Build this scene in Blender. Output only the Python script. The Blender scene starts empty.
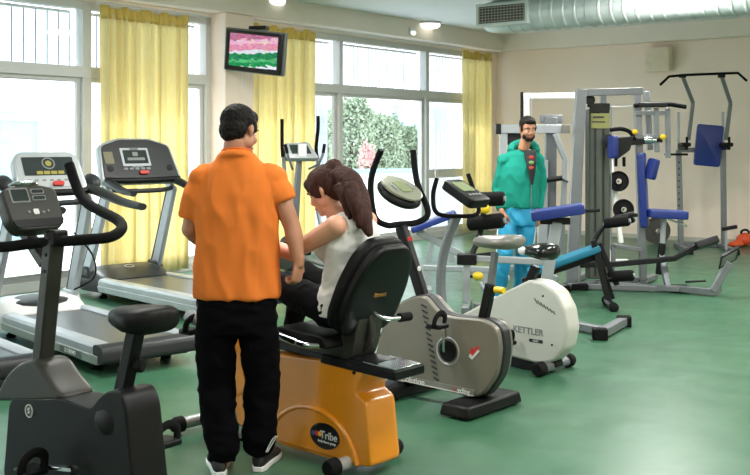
import bpy, math, random
from math import sin, cos, pi, radians as R
from mathutils import Vector, Matrix
from mathutils import noise as mnoise
random.seed(7)
SC = bpy.context.scene
COL = SC.collection
FL, CX, HY, CH = 1030.0, 375.0, 142.0, 1.57     # focal (px), vanishing column, eye-level row, eye height

def V(*a): return Vector(a)
def at(px, py, Y): return V((px-CX)/FL*Y, Y, CH-(py-HY)/FL*Y)
def gnd(px, py, z=0.0):
    Y = (CH-z)*FL/(py-HY); return at(px, py, Y)

class Frame:
    """upright local frame standing on the floor; u forward, v to its left, w up"""
    def __init__(s, x, y, deg):
        s.o = V(x, y, 0); s.a = R(deg); s.h = V(cos(s.a), sin(s.a), 0); s.n = V(-sin(s.a), cos(s.a), 0)
    def p(s, px, py, v=0.0):
        d = V((px-CX)/FL, 1, (HY-py)/FL); c = V(0, 0, CH)
        t = (v-(c-s.o).dot(s.n))/d.dot(s.n)
        q = c+d*t-s.o
        return V(q.dot(s.h), v, q.z)
    def L(s, w):
        q = w-s.o; return V(q.dot(s.h), q.dot(s.n), w.z)
    def W(s, q): return s.o+s.h*q[0]+s.n*q[1]+V(0, 0, q[2])

# ------------------------------------------------------------------ materials
MATS = {}
def lin(c): return tuple((x/12.92 if x <= .04045 else ((x+.055)/1.055)**2.4) for x in c)
def mat(name, rgb, rough=.5, metal=0.0, var=.06, scale=8.0, bump=0.0, bscale=60.0, coat=0.0, spec=.5, emit=None, estr=1.0, trans=0.0):
    if name in MATS: return MATS[name]
    m = bpy.data.materials.new(name); m.use_nodes = True; nt = m.node_tree; N = nt.nodes; K = nt.links
    b = N['Principled BSDF']; c = lin([x/255 for x in rgb])
    tc = N.new('ShaderNodeTexCoord'); nz = N.new('ShaderNodeTexNoise'); nz.inputs['Scale'].default_value = scale; nz.inputs['Detail'].default_value = 4
    K.new(tc.outputs['Object'], nz.inputs['Vector'])
    rp = N.new('ShaderNodeValToRGB'); rp.color_ramp.elements[0].position = .3; rp.color_ramp.elements[1].position = .7
    rp.color_ramp.elements[0].color = (*[max(0, x*(1-var)) for x in c], 1); rp.color_ramp.elements[1].color = (*[min(1, x*(1+var)) for x in c], 1)
    K.new(nz.outputs['Fac'], rp.inputs['Fac']); K.new(rp.outputs['Color'], b.inputs['Base Color'])
    b.inputs['Roughness'].default_value = rough; b.inputs['Metallic'].default_value = metal
    b.inputs['Specular IOR Level'].default_value = spec; b.inputs['Coat Weight'].default_value = coat
    if bump:
        n2 = N.new('ShaderNodeTexNoise'); n2.inputs['Scale'].default_value = bscale; n2.inputs['Detail'].default_value = 3
        K.new(tc.outputs['Object'], n2.inputs['Vector']); bp = N.new('ShaderNodeBump'); bp.inputs['Strength'].default_value = bump; bp.inputs['Distance'].default_value = .01
        K.new(n2.outputs['Fac'], bp.inputs['Height']); K.new(bp.outputs['Normal'], b.inputs['Normal'])
    if emit:
        b.inputs['Emission Color'].default_value = (*lin([x/255 for x in emit]), 1); b.inputs['Emission Strength'].default_value = estr
    if trans: b.inputs['Transmission Weight'].default_value = trans
    MATS[name] = m; return m

# ------------------------------------------------------------------ mesh builder
def rotm(ax, deg): return Matrix.Rotation(R(deg), 3, ax)
def basis(d, up=V(0, 0, 1)):
    d = d.normalized(); s = up.cross(d)
    if s.length < 1e-4: s = V(0, 1, 0).cross(d)
    s.normalize(); return s, d.cross(s).normalized()
def smooth_path(P, n=6):
    P = [V(*p) for p in P]; out = []
    for i in range(len(P)-1):
        a = P[max(i-1, 0)]; b = P[i]; c = P[i+1]; d = P[min(i+2, len(P)-1)]
        for k in range(n):
            t = k/n; out.append(.5*((2*b)+(c-a)*t+(2*a-5*b+4*c-d)*t*t+(3*b-a-3*c+d)*t**3))
    out.append(P[-1]); return out
def round_poly(P, r, n=4):
    """round the corners of a closed 2-D polygon"""
    out = []; m = len(P)
    for i in range(m):
        a, b, c = Vector(P[i-1]), Vector(P[i]), Vector(P[(i+1) % m])
        l1, l2 = (a-b).length, (c-b).length
        rr = min(r, l1*.45, l2*.45)
        p0 = b+(a-b)/l1*rr; p1 = b+(c-b)/l2*rr
        for k in range(n+1):
            t = k/n; q = p0*(1-t)**2+b*2*t*(1-t)+p1*t*t; out.append((q.x, q.y))
    return out

class MB:
    def __init__(s): s.v = []; s.f = []
    def add(s, vs, fs):
        b = len(s.v); s.v += [tuple(x) for x in vs]; s.f += [tuple(b+i for i in f) for f in fs]; return s
    def box(s, c, sz, rot=None, taper=1.0):
        vs = []
        for z in (-1, 1):
            k = taper if z > 0 else 1
            for x, y in ((-1, -1), (1, -1), (1, 1), (-1, 1)):
                q = V(x*sz[0]/2*k, y*sz[1]/2*k, z*sz[2]/2)
                if rot is not None: q = rot @ q
                vs.append(V(*c)+q)
        return s.add(vs, [(3, 2, 1, 0), (4, 5, 6, 7), (0, 1, 5, 4), (1, 2, 6, 5), (2, 3, 7, 6), (3, 0, 4, 7)])
    def bar(s, a, b, w, h=None, up=V(0, 0, 1), w2=None, h2=None):
        """square tube a->b ; w sideways, h along 'up'"""
        a = V(*a); b = V(*b); h = h or w; w2 = w2 or w; h2 = h2 or h
        sd, u = basis(b-a, up)
        vs = [a+sd*x*w/2+u*y*h/2 for x, y in ((-1, -1), (1, -1), (1, 1), (-1, 1))]+[b+sd*x*w2/2+u*y*h2/2 for x, y in ((-1, -1), (1, -1), (1, 1), (-1, 1))]
        return s.add(vs, [(3, 2, 1, 0), (4, 5, 6, 7), (0, 1, 5, 4), (1, 2, 6, 5), (2, 3, 7, 6), (3, 0, 4, 7)])
    def tube(s, P, r, seg=10, sm=0, sq=1.0, up=V(0, 0, 1)):
        P = [V(*p) for p in P]
        if sm:
            if isinstance(r, (list, tuple)):
                r2 = []
                for i in range(len(r)-1):
                    for k in range(sm): t = k/sm; r2.append(r[i]*(1-t)+r[i+1]*t)
                r = r2+[r[-1]]
            P = smooth_path(P, sm)
        n = len(P); rs = r if isinstance(r, (list, tuple)) else [r]*n
        vs = []; pu = up
        for i in range(n):
            d = (P[min(i+1, n-1)]-P[max(i-1, 0)])
            if d.length < 1e-9: d = V(0, 0, 1)
            d.normalize()
            sd = pu.cross(d)
            if sd.length < 1e-3: sd = V(1, 0, 0).cross(d)
            if sd.length < 1e-3: sd = V(0, 1, 0).cross(d)
            sd.normalize(); u = d.cross(sd); pu = u
            for k in range(seg):
                a = 2*pi*k/seg; vs.append(P[i]+sd*cos(a)*rs[i]+u*sin(a)*rs[i]*sq)
        fs = []
        for i in range(n-1):
            for k in range(seg):
                k2 = (k+1) % seg; fs.append((i*seg+k, i*seg+k2, (i+1)*seg+k2, (i+1)*seg+k))
        fs.append(tuple(range(seg-1, -1, -1))); fs.append(tuple((n-1)*seg+k for k in range(seg)))
        return s.add(vs, fs)
    def cyl(s, a, b, r, r2=None, seg=20): return s.tube([a, b], [r, r if r2 is None else r2], seg)
    def prism(s, P, v0, v1, axis='v', inset=0.0, cap=None):
        """2-D polygon (u,w) extruded across v. cap: extra inset ring for a domed edge"""
        n = len(P); cx = sum(p[0] for p in P)/n; cy = sum(p[1] for p in P)/n
        def ring(v, k): return [(cx+(p[0]-cx)*k, v, cy+(p[1]-cy)*k) for p in P]
        if inset:
            d = (v1-v0); vs = ring(v0, 1-inset)+ring(v0+d*.06, 1-inset*.3)+ring(v0+d*.16, 1)+ring(v1-d*.16, 1)+ring(v1-d*.06, 1-inset*.3)+ring(v1, 1-inset)
        else: vs = ring(v0, 1)+ring(v1, 1)
        m = len(vs)//n; fs = []
        for j in range(m-1):
            for k in range(n):
                k2 = (k+1) % n; fs.append((j*n+k, j*n+k2, (j+1)*n+k2, (j+1)*n+k))
        fs.append(tuple(range(n-1, -1, -1))); fs.append(tuple((m-1)*n+k for k in range(n)))
        if axis == 'u': vs = [(y, x, z) for x, y, z in vs]
        if axis == 'w': vs = [(x, z, y) for x, y, z in vs]
        return s.add(vs, fs)
    def plate(s, P, a, d1, d2, nrm, t, inset=0.0):
        """polygon P (x,y) in the plane a+x*d1+y*d2, thickness t along nrm (centred)"""
        q = MB().prism(P, -t/2, t/2, inset=inset)
        return s.add([V(*a)+d1*x+nrm*y+d2*z for x, y, z in q.v], q.f)
    def ell(s, c, r, rot=None, seg=16, rings=10):
        vs = []; fs = []
        for i in range(rings+1):
            th = pi*i/rings
            for k in range(seg):
                a = 2*pi*k/seg; q = V(r[0]*sin(th)*cos(a), r[1]*sin(th)*sin(a), r[2]*cos(th))
                if rot is not None: q = rot @ q
                vs.append(V(*c)+q)
        for i in range(rings):
            for k in range(seg):
                k2 = (k+1) % seg; fs.append((i*seg+k, (i+1)*seg+k, (i+1)*seg+k2, i*seg+k2))
        return s.add(vs, fs)
    def lathe(s, prof, o, d, seg=24):
        """profile [(distance along d, radius)]"""
        o = V(*o); d = V(*d).normalized(); sd, u = basis(d); vs = []
        for x, r in prof:
            for k in range(seg):
                a = 2*pi*k/seg; vs.append(o+d*x+(sd*cos(a)+u*sin(a))*max(r, 1e-4))
        fs = []
        for i in range(len(prof)-1):
            for k in range(seg):
                k2 = (k+1) % seg; fs.append((i*seg+k, i*seg+k2, (i+1)*seg+k2, (i+1)*seg+k))
        return s.add(vs, fs)
    def loft(s, rings, cap=True):
        n = len(rings[0]); vs = [p for r in rings for p in r]; fs = []
        for i in range(len(rings)-1):
            for k in range(n):
                k2 = (k+1) % n; fs.append((i*n+k, i*n+k2, (i+1)*n+k2, (i+1)*n+k))
        if cap: fs.append(tuple(range(n-1, -1, -1))); fs.append(tuple((len(rings)-1)*n+k for k in range(n)))
        return s.add(vs, fs)
    def build(s, name, m, parent=None, bevel=0.0, sharp=38, sub=0, seg=2, recalc=True):
        me = bpy.data.meshes.new(name); me.from_pydata(s.v, [], s.f); me.validate()
        if recalc:
            import bmesh
            bm = bmesh.new(); bm.from_mesh(me)
            bmesh.ops.remove_doubles(bm, verts=bm.verts, dist=1e-6)
            bmesh.ops.recalc_face_normals(bm, faces=bm.faces); bm.to_mesh(me); bm.free()
        me.shade_smooth()
        if sharp < 180: me.set_sharp_from_angle(angle=R(sharp))
        o = bpy.data.objects.new(name, me); COL.objects.link(o)
        me.materials.append(m)
        if parent is not None: o.parent = parent
        if bevel:
            b = o.modifiers.new('bevel', 'BEVEL'); b.width = bevel; b.segments = seg; b.limit_method = 'ANGLE'; b.angle_limit = R(35)
            b.harden_normals = False
        if sub:
            q = o.modifiers.new('sub', 'SUBSURF'); q.levels = sub; q.render_levels = sub
        return o

def bar_path(m, P, w, h, up=V(0, 0, 1)):
    """square tube mitred along a path"""
    P = [V(*p) for p in P]; rings = []
    for i, p in enumerate(P):
        d0 = (P[i]-P[i-1]).normalized() if i else (P[1]-P[0]).normalized()
        d1 = (P[i+1]-P[i]).normalized() if i < len(P)-1 else d0
        d = (d0+d1).normalized(); sd = up.cross(d).normalized(); u = d.cross(sd); k = 1/max(.4, d.dot(d0))
        rings.append([p+sd*x*w/2+u*y*h/2*k for x, y in ((-1, -1), (1, -1), (1, 1), (-1, 1))])
    m.loft(rings); return m

def root(name, label, cat, fr, group=None):
    o = bpy.data.objects.new(name, None); COL.objects.link(o); o.empty_display_size = .1
    o.location = fr.o; o.rotation_euler = (0, 0, fr.a); o['label'] = label; o['category'] = cat
    if group: o['group'] = group
    return o
def tag(o, label, cat, group=None, kind=None):
    o['label'] = label; o['category'] = cat
    if group: o['group'] = group
    if kind: o['kind'] = kind
    return o
def struct(o): o['kind'] = 'structure'; return o
def place(o, fr): o.location = fr.o; o.rotation_euler = (0, 0, fr.a); return o

def text(name, body, m, parent, origin, right, up, size, extrude=.0015, align='CENTER', shear=0, bold=0):
    """raised lettering as a mesh part lying on a surface"""
    c = bpy.data.curves.new(name, 'FONT'); c.body = body; c.size = size; c.extrude = extrude; c.align_x = align; c.align_y = 'CENTER'; c.shear = shear; c.offset = bold
    t = bpy.data.objects.new(name, c); COL.objects.link(t)
    dg = bpy.context.evaluated_depsgraph_get(); me = bpy.data.meshes.new_from_object(t.evaluated_get(dg))
    bpy.data.objects.remove(t); bpy.data.curves.remove(c)
    me.name = name; o = bpy.data.objects.new(name, me); COL.objects.link(o)
    me.materials.clear(); me.materials.append(m)
    r = V(*right).normalized(); n = r.cross(V(*up)).normalized(); u = n.cross(r)
    M = Matrix(((r.x, u.x, n.x, origin[0]), (r.y, u.y, n.y, origin[1]), (r.z, u.z, n.z, origin[2]), (0, 0, 0, 1)))
    me.transform(M)
    if parent is not None: o.parent = parent
    return o
# ------------------------------------------------------------------ setting
FW = Frame(2.18, 18.4, math.degrees(math.atan2(.799, .6013)))   # far corner; u runs along the window wall, v points outdoors
M_wall = mat('cream_wall_paint', (247, 229, 213), .8, var=.02, scale=2, bump=.05, bscale=90)
M_ceil = mat('white_ceiling_paint', (228, 232, 236), .8, var=.015, scale=2)
M_beam = mat('beam_paint', (238, 227, 214), .8, var=.02, scale=2)
M_frame = mat('white_window_frame', (205, 205, 203), .35, var=.02)
def floor_mat():
    m = bpy.data.materials.new('green_vinyl'); m.use_nodes = True; nt = m.node_tree; N = nt.nodes; K = nt.links; b = N['Principled BSDF']
    tc = N.new('ShaderNodeTexCoord'); nz = N.new('ShaderNodeTexNoise'); nz.inputs['Scale'].default_value = 1.6; nz.inputs['Detail'].default_value = 8; nz.inputs['Roughness'].default_value = .65
    K.new(tc.outputs['Object'], nz.inputs['Vector'])
    rp = N.new('ShaderNodeValToRGB'); e = rp.color_ramp.elements; e[0].position = .25; e[1].position = .75
    e[0].color = (*lin((50/255, 90/255, 66/255)), 1); e[1].color = (*lin((62/255, 106/255, 80/255)), 1)
    K.new(nz.outputs['Fac'], rp.inputs['Fac'])
    br = N.new('ShaderNodeTexBrick'); br.inputs['Scale'].default_value = 1; br.offset = 0; br.inputs['Brick Width'].default_value = 2.0; br.inputs['Row Height'].default_value = 9.0
    br.inputs['Mortar Size'].default_value = .0022; br.inputs['Color1'].default_value = (1, 1, 1, 1); br.inputs['Color2'].default_value = (1, 1, 1, 1); br.inputs['Mortar'].default_value = (.55, .6, .55, 1)
    K.new(tc.outputs['Object'], br.inputs['Vector'])
    mx = N.new('ShaderNodeMix'); mx.data_type = 'RGBA'; mx.blend_type = 'MULTIPLY'; mx.inputs[0].default_value = 1
    K.new(rp.outputs['Color'], mx.inputs[6]); K.new(br.outputs['Color'], mx.inputs[7]); K.new(mx.outputs[2], b.inputs['Base Color'])
    n2 = N.new('ShaderNodeTexNoise'); n2.inputs['Scale'].default_value = 5; K.new(tc.outputs['Object'], n2.inputs['Vector'])
    mr = N.new('ShaderNodeMapRange'); mr.inputs[3].default_value = .24; mr.inputs[4].default_value = .42; K.new(n2.outputs['Fac'], mr.inputs[0]); K.new(mr.outputs[0], b.inputs['Roughness'])
    b.inputs['Specular IOR Level'].default_value = .45
    return m
U0, U1, V0, ZC = -20.0, 0.0, -13.0, 3.45       # room: u from U0 to 0, v from V0 to 0, ceiling height
def wallbox(name, u0, u1, v0, v1, z0, z1, m, bevel=0):
    o = MB().box(((u0+u1)/2, (v0+v1)/2, (z0+z1)/2), (abs(u1-u0), abs(v1-v0), abs(z1-z0))).build(name, m, None, bevel)
    return struct(place(o, FW))
wallbox('floor', U0, U1, V0, .3, -.12, 0, floor_mat())
wallbox('ceiling', U0, U1+.3, V0, .3, ZC, ZC+.12, M_ceil)
wallbox('wall_right', 0, .3, V0, .3, 0, ZC, M_wall)
wallbox('wall_back', U0-.3, U0, V0, .3, 0, ZC, M_wall)
wallbox('wall_near', U0, U1, V0-.3, V0, 0, ZC, M_wall)
wallbox('beam_window', U0, -.25, -.25, .0, 3.17, ZC, M_beam)
wallbox('beam_right', -.25, 0, V0, 0, 3.17, ZC, M_beam)
wallbox('trim_1', U0, 0, 0, .3, 3.12, ZC, M_beam)
uj = FW.p(213, 60).x                              # end of the left window
uc = FW.p(254, 60, -.217).x                       # far edge of the pillar
ur = FW.p(490, 60).x
wallbox('column', uj, uc, -.217, .3, 0, 3.17, M_wall, .01)
wallbox('wall_left', ur, 0, 0, .3, 0, 3.12, M_wall)
wallbox('baseboard_right', -.015, 0, V0, 0, 0, .07, mat('baseboard', (190, 186, 172), .5))

M_glass = bpy.data.materials.new('pane_glass'); M_glass.use_nodes = True
nt = M_glass.node_tree; nt.nodes.remove(nt.nodes['Principled BSDF']); o_ = nt.nodes['Material Output']
tb = nt.nodes.new('ShaderNodeBsdfTransparent'); tb.inputs[0].default_value = (.97, .985, .98, 1); gb = nt.nodes.new('ShaderNodeBsdfGlossy'); gb.inputs['Roughness'].default_value = .02
lw = nt.nodes.new('ShaderNodeLayerWeight'); lw.inputs[0].default_value = .5; fp = nt.nodes.new('ShaderNodeMath'); fp.operation = 'POWER'; fp.inputs[1].default_value = 4; nt.links.new(lw.outputs['Facing'], fp.inputs[0])
fz = nt.nodes.new('ShaderNodeMath'); fz.operation = 'MULTIPLY_ADD'; fz.inputs[1].default_value = .3; fz.inputs[2].default_value = .03; nt.links.new(fp.outputs[0], fz.inputs[0]); mx = nt.nodes.new('ShaderNodeMixShader')
nt.links.new(fz.outputs[0], mx.inputs[0]); nt.links.new(tb.outputs[0], mx.inputs[1]); nt.links.new(gb.outputs[0], mx.inputs[2]); nt.links.new(mx.outputs[0], o_.inputs[0])

def window(idx, ua, ub, mulls, vz=.1):
    W = MB(); z0, z1 = 0.0, 3.12
    def b(u0, u1, z0, z1, d=.12, vc=vz): W.box(((u0+u1)/2, vc, (z0+z1)/2), (u1-u0, d, z1-z0))
    b(ua, ub, z1-.09, z1); b(ua, ub, 2.28, 2.40, .14); b(ua, ub, 0, .10, .12)
    b(ua, ua+.08, z0, z1); b(ub-.08, ub, z0, z1)
    for u, w in mulls: b(u-w/2, u+w/2, z0, z1, .13)
    o = struct(place(W.build('window_%d' % idx, M_frame, None, .008), FW))
    edges = [ua+.04]+[u for u, w in mulls]+[ub-.04]
    S = MB()
    for a, c in zip(edges[:-1], edges[1:]):       # sliding leaves in the lower lights
        a += .05; c -= .05
        for u0, u1, q0, q1 in ((a, a+.05, .1, 2.28), (c-.05, c, .1, 2.28), (a, c, .1, .17), (a, c, 2.23, 2.28)):
            S.box(((u0+u1)/2, vz+.01, (q0+q1)/2), (u1-u0, .05, q1-q0))
    S.build('window_sash', M_frame, o, .004)
    for a, c in zip(edges[:-1], edges[1:]):
        MB().box(((a+c)/2, vz+.02, 1.2), (c-a-.1, .008, 2.1)).build('window_pane', M_glass, o)
        MB().box(((a+c)/2, vz+.02, 2.71), (c-a-.1, .008, .66)).build('window_pane', M_glass, o)
    return o
wu = lambda px: FW.p(px, 90, .04).x
m1 = wu(87)
w1 = window(1, U0+.3, uj, [(m1, .11), (m1-2.35, .11), (m1-4.7, .11), (m1-7.0, .11)])
m2, m3 = wu(341), wu(427.5)
w2 = window(2, uc, ur, [(m2, .08), (m3, .09)])
r_ = MB().box(((m3+ur)/2, .09, 1.05), (ur-m3-.1, .06, .14)).build('window_rail', M_frame, w2, .005)

# sheer ribbed blinds behind the upper lights and net curtains in two lower lights
def sheer_mat(nm='white_sheer', dc=.86, tc_=.90, lo=.45, hi=.65):
    m = bpy.data.materials.new(nm); m.use_nodes = True; nt = m.node_tree; N = nt.nodes; K = nt.links
    N.remove(N['Principled BSDF']); d = N.new('ShaderNodeBsdfDiffuse'); d.inputs[0].default_value = (dc*.97, dc, dc*1.05, 1)
    t = N.new('ShaderNodeBsdfTranslucent'); t.inputs[0].default_value = (tc_*.95, tc_, min(1, tc_*1.08), 1); a = N.new('ShaderNodeMixShader'); a.inputs[0].default_value = .55
    K.new(d.outputs[0], a.inputs[1]); K.new(t.outputs[0], a.inputs[2])
    p = N.new('ShaderNodeBsdfTransparent'); x = N.new('ShaderNodeMixShader')
    wv = N.new('ShaderNodeTexNoise'); wv.inputs['Scale'].default_value = 30; tc = N.new('ShaderNodeTexCoord'); K.new(tc.outputs['Object'], wv.inputs['Vector'])
    mr = N.new('ShaderNodeMapRange'); mr.inputs[3].default_value = lo; mr.inputs[4].default_value = hi; K.new(wv.outputs['Fac'], mr.inputs[0]); K.new(mr.outputs[0], x.inputs[0])
    K.new(p.outputs[0], x.inputs[1]); K.new(a.outputs[0], x.inputs[2]); K.new(x.outputs[0], N['Material Output'].inputs[0]); return m
M_sheer = sheer_mat(); M_net = sheer_mat('white_net', .8, .62, .55, .78)
def drape(name, ua, ub, z0, z1, v, amp, folds, m, hem=0.0, thick=.003, seed=1, gather=0.0, rows=14):
    rnd = random.Random(seed); n = folds*10; B = MB(); vs = []
    ph = [rnd.uniform(-.9, .9) for _ in range(folds+2)]
    am = [rnd.uniform(.5, 1.25) for _ in range(folds+2)]
    for j in range(rows+1):
        tz = j/rows; z = z1+(z0-z1)*tz
        for i in range(n+1):
            t = i/n; k = t*folds; i0 = int(k); fr = k-i0
            a = am[i0]*(1-fr)+am[min(i0+1, folds)]*fr; p = ph[i0]*(1-fr)+ph[min(i0+1, folds)]*fr
            g = gather*(sin(pi*min(1, tz*1.2))*.5)
            u = ua+(ub-ua)*(.5+(t-.5)*(1-g))
            vs.append((u+amp*.35*sin(2*pi*k*.5+p*3+tz), v+amp*a*cos(2*pi*k+p*1.2*(.3+tz))*(1 if z < z1-.15 else .6), z+(hem*sin(2*pi*k*.33+1) if j == 0 else 0)))
    fs = [(j*(n+1)+i, j*(n+1)+i+1, (j+1)*(n+1)+i+1, (j+1)*(n+1)+i) for j in range(rows) for i in range(n)]
    B.add(vs, fs); o = B.build(name, m, None, sharp=180, recalc=False)
    so = o.modifiers.new('th', 'SOLIDIFY'); so.thickness = thick
    return place(o, FW)
M_seam = mat('grey_blind_seam', (140, 148, 170), .7)
def blind(ua, ub, z0, z1, v, pitch, label, seam):
    B = MB(); n = max(2, int(round((ub-ua)/pitch))); p = (ub-ua)/n
    fr = Frame(*(FW.W(V(ua, v, 0)).xy), math.degrees(FW.a))
    r = root('vertical_blind', label, 'blind', fr, 'white sheer blinds behind the window glass')
    for i in range(n): B.box(((i+.5)*p, .004*(i % 2), (z0+z1)/2), (p*1.02, .0015, z1-z0))
    B.build('blind_fabric', M_sheer, r, recalc=False)
    S = MB()
    for i in range(n+1): S.box((i*p, -.006, (z0+z1)/2), (seam, .006, z1-z0))
    S.build('blind_seam', M_seam, r); MB().box(((ub-ua)/2, 0, z1+.01), (ub-ua, .03, .03)).build('headrail', M_frame, r, .004)
blind(m1-4.6, m1-.1, 2.41, 3.0, .22, .145*1.0, 'wide white sheer blind with dark seams above the transom of the left window', .012)
blind(m1+.1, uj-.12, 2.41, 3.0, .22, .16, 'narrow white sheer blind above the transom at the left window, partly behind the pleated curtain', .012)
blind(uc+.1, m2-.06, 2.41, 3.0, .22, .09, 'white sheer blind above the transom, over the net curtain next to the middle yellow curtain', .01)
blind(m2+.06, m3-.06, 2.41, 3.0, .22, .09, 'wide white sheer blind above the transom, over the pane that shows the trees', .01)
blind(m3+.06, ur-.1, 2.41, 3.0, .22, .09, 'white sheer blind above the transom beside the far corner curtain', .01)
o = drape('net_curtain', wu(314), wu(338), .12, 2.26, .24, .03, 7, M_net, seed=3)
tag(o, 'white net curtain in the narrow light between yellow curtain and tree view', 'curtain', 'white net curtains')
o = drape('net_curtain', wu(429), wu(472), .12, 2.26, .24, .03, 12, M_net, seed=5)
tag(o, 'white net curtain in the glass door beside the far corner curtain', 'curtain', 'white net curtains')

def curtain_mat():
    m = bpy.data.materials.new('yellow_curtain'); m.use_nodes = True; nt = m.node_tree; N = nt.nodes; K = nt.links
    N.remove(N['Principled BSDF']); tc = N.new('ShaderNodeTexCoord'); nz = N.new('ShaderNodeTexNoise'); nz.inputs['Scale'].default_value = 14; K.new(tc.outputs['Object'], nz.inputs['Vector'])
    rp = N.new('ShaderNodeValToRGB'); rp.color_ramp.elements[0].color = (*lin((.95, .91, .72)), 1); rp.color_ramp.elements[1].color = (*lin((.98, .95, .82)), 1); K.new(nz.outputs['Fac'], rp.inputs[0])
    d = N.new('ShaderNodeBsdfDiffuse'); t = N.new('ShaderNodeBsdfTranslucent'); a = N.new('ShaderNodeMixShader'); a.inputs[0].default_value = .62
    K.new(rp.outputs[0], d.inputs[0]); K.new(rp.outputs[0], t.inputs[0])
    K.new(d.outputs[0], a.inputs[1]); K.new(t.outputs[0], a.inputs[2]); K.new(a.outputs[0], N['Material Output'].inputs[0]); return m
M_cur = curtain_mat(); M_cur_d = mat('curtain_heading_tape', (214, 184, 96), .9, var=.1)
def curtain(pa, pb, label, folds, seed, ztop, vv=-.13):
    ua, ub = FW.p(pa, 90, vv).x, FW.p(pb, 90, vv).x
    fr = Frame(*(FW.W(V((ua+ub)/2, vv, 0)).xy), math.degrees(FW.a)); w = (ub-ua)/2
    r = root('yellow_curtain', label, 'curtain', fr, 'yellow curtains along the window wall')
    o = drape('curtain_panel', -w, w, .06, ztop, 0, .055, folds, M_cur, seed=seed, hem=.012, gather=.04); o.location = (0, 0, 0); o.rotation_euler = (0, 0, 0); o.parent = r
    o = drape('heading_tape', -w, w, ztop-.13, ztop, -.006, .045, folds, M_cur_d, seed=seed, hem=.02, thick=.012, rows=3); o.location = (0, 0, 0); o.rotation_euler = (0, 0, 0); o.parent = r
    return r
curtain(101, 188, 'sheer yellow pleated curtain drawn over the left window behind the treadmills', 13, 11, 3.06)
curtain(252, 316, 'deep yellow curtain hanging just behind the wall television', 11, 12, 3.08)
curtain(464, 491, 'narrow yellow curtain in the far corner behind the man in the green hoodie', 7, 13, 3.10)
o = MB().tube([(FW.p(96, 10, -.13).x, -.13, 3.10), (FW.p(209, 10, -.13).x, -.13, 3.10)], .012).build('curtain_rail', M_frame); tag(place(o, FW), 'thin white curtain rail above the left window', 'curtain rail')
o = MB().tube([(uc+.02, -.13, 3.14), (FW.p(463, 10, -.13).x, -.13, 3.14)], .012).build('curtain_rail', M_frame); tag(place(o, FW), 'long white curtain rail over the wide window with the tree view', 'curtain rail')

# ------------------------------------------------------------------ outdoors
M_terr = mat('pale_terrace', (232, 232, 228), .8, var=.03, scale=1)
o = MB().box((0, 0, -.2), (90, 60, .1)).build('exterior_terrace', M_terr); o.location = (-14, 44, 0); struct(o)
o.location = FW.W(V(-5, 32, 0)); o.rotation_euler.z = FW.a
M_plaster = mat('white_plaster', (240, 240, 236), .85, var=.02)
p0 = at(290, 172, 26); 
fo = Frame(p0.x, 26, 8)
r = root('parapet_wall', 'low white terrace wall with a pale blue coping beyond the window', 'wall', fo)
MB().box((4, 0, .33), (16, .25, .9)).build('wall_body', M_plaster, r, .02)
MB().box((4, -.02, .83), (16, .34, .10)).build('coping', mat('pale_blue_coping', (140, 200, 215), .5), r, .01)
M_leaf = mat('olive_leaves', (158, 174, 150), .85, var=.22, scale=3)
M_leaf2 = mat('dark_leaves', (138, 156, 132), .85, var=.22, scale=3)
M_pink = mat('pink_blossom', (220, 176, 174), .7, var=.2)
M_bark = mat('bark', (120, 105, 90), .9, var=.3)
def tree(px, pt, pb, wpx, Y, m, label, seed, n=4000, name='olive_tree', cat='tree', ls=.07):
    rnd = random.Random(seed); c = at(px, pb, Y); top = at(px, pt, Y).z; h = top-.2; w = wpx/FL*Y/2
    fr = Frame(c.x, Y, 0); r = root(name, label, cat, fr)
    B = MB(); zc = top-h*.45
    zb = .35; zm = (top+zb)/2; hh = (top-zb)/2
    for i in range(n):
        a0 = rnd.uniform(0, 2*pi); cz = rnd.uniform(-1, 1); sr = math.sqrt(1-cz*cz); d = V(sr*cos(a0), sr*sin(a0), cz)
        k = (1+.34*mnoise.noise(d*1.5+V(seed*3.1, 0, 0))+.16*mnoise.noise(d*6+V(0, seed*2.0, 0)))*rnd.uniform(.72, 1.06)
        p = V(math.copysign(abs(d.x)**.8, d.x)*w*1.12*k, d.y*w*k, zm+math.copysign(abs(d.z)**.8, d.z)*hh*k)
        a = V(rnd.gauss(0, 1), rnd.gauss(0, 1), rnd.gauss(0, 1)).normalized()*ls; b = a.cross(V(rnd.gauss(0, 1), rnd.gauss(0, 1), rnd.gauss(0, 1))).normalized()*ls*.45
        B.add([p-a, p+b, p+a, p-b], [(0, 1, 2, 3)])
    B.build('foliage', m, r, sharp=180, recalc=False)
    T = MB().tube([(0, 0, -.2), (.05, 0, zc*.5), (-.05, .05, zc)], [.09, .07, .04])
    for k in range(4): a = k*1.6; T.tube([(0, 0, zc*.55), (cos(a)*w*.3, sin(a)*w*.3, zc)], [.05, .02])
    T.build('trunk', M_bark, r)
tree(352, 100, 165, 42, 28.6, M_leaf, 'tall grey-green tree left of the pink blossom outside', 1, 9000)
tree(383, 116, 165, 34, 31, M_leaf, 'rounded grey-green tree directly right of the pink blossom outside', 2, 7500)
tree(408, 125, 165, 24, 33.5, M_leaf2, 'lower dark green tree next to the window mullion, by the white house', 3, 5000)
tree(328, 112, 165, 22, 33, M_leaf2, 'dark tree glimpsed through the net curtain', 4, 4000)
tree(367, 143, 160, 14, 27.2, M_pink, 'pink flowering shrub in front of the trees outside', 5, 700, 'flowering_shrub', 'shrub', .06)
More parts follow.
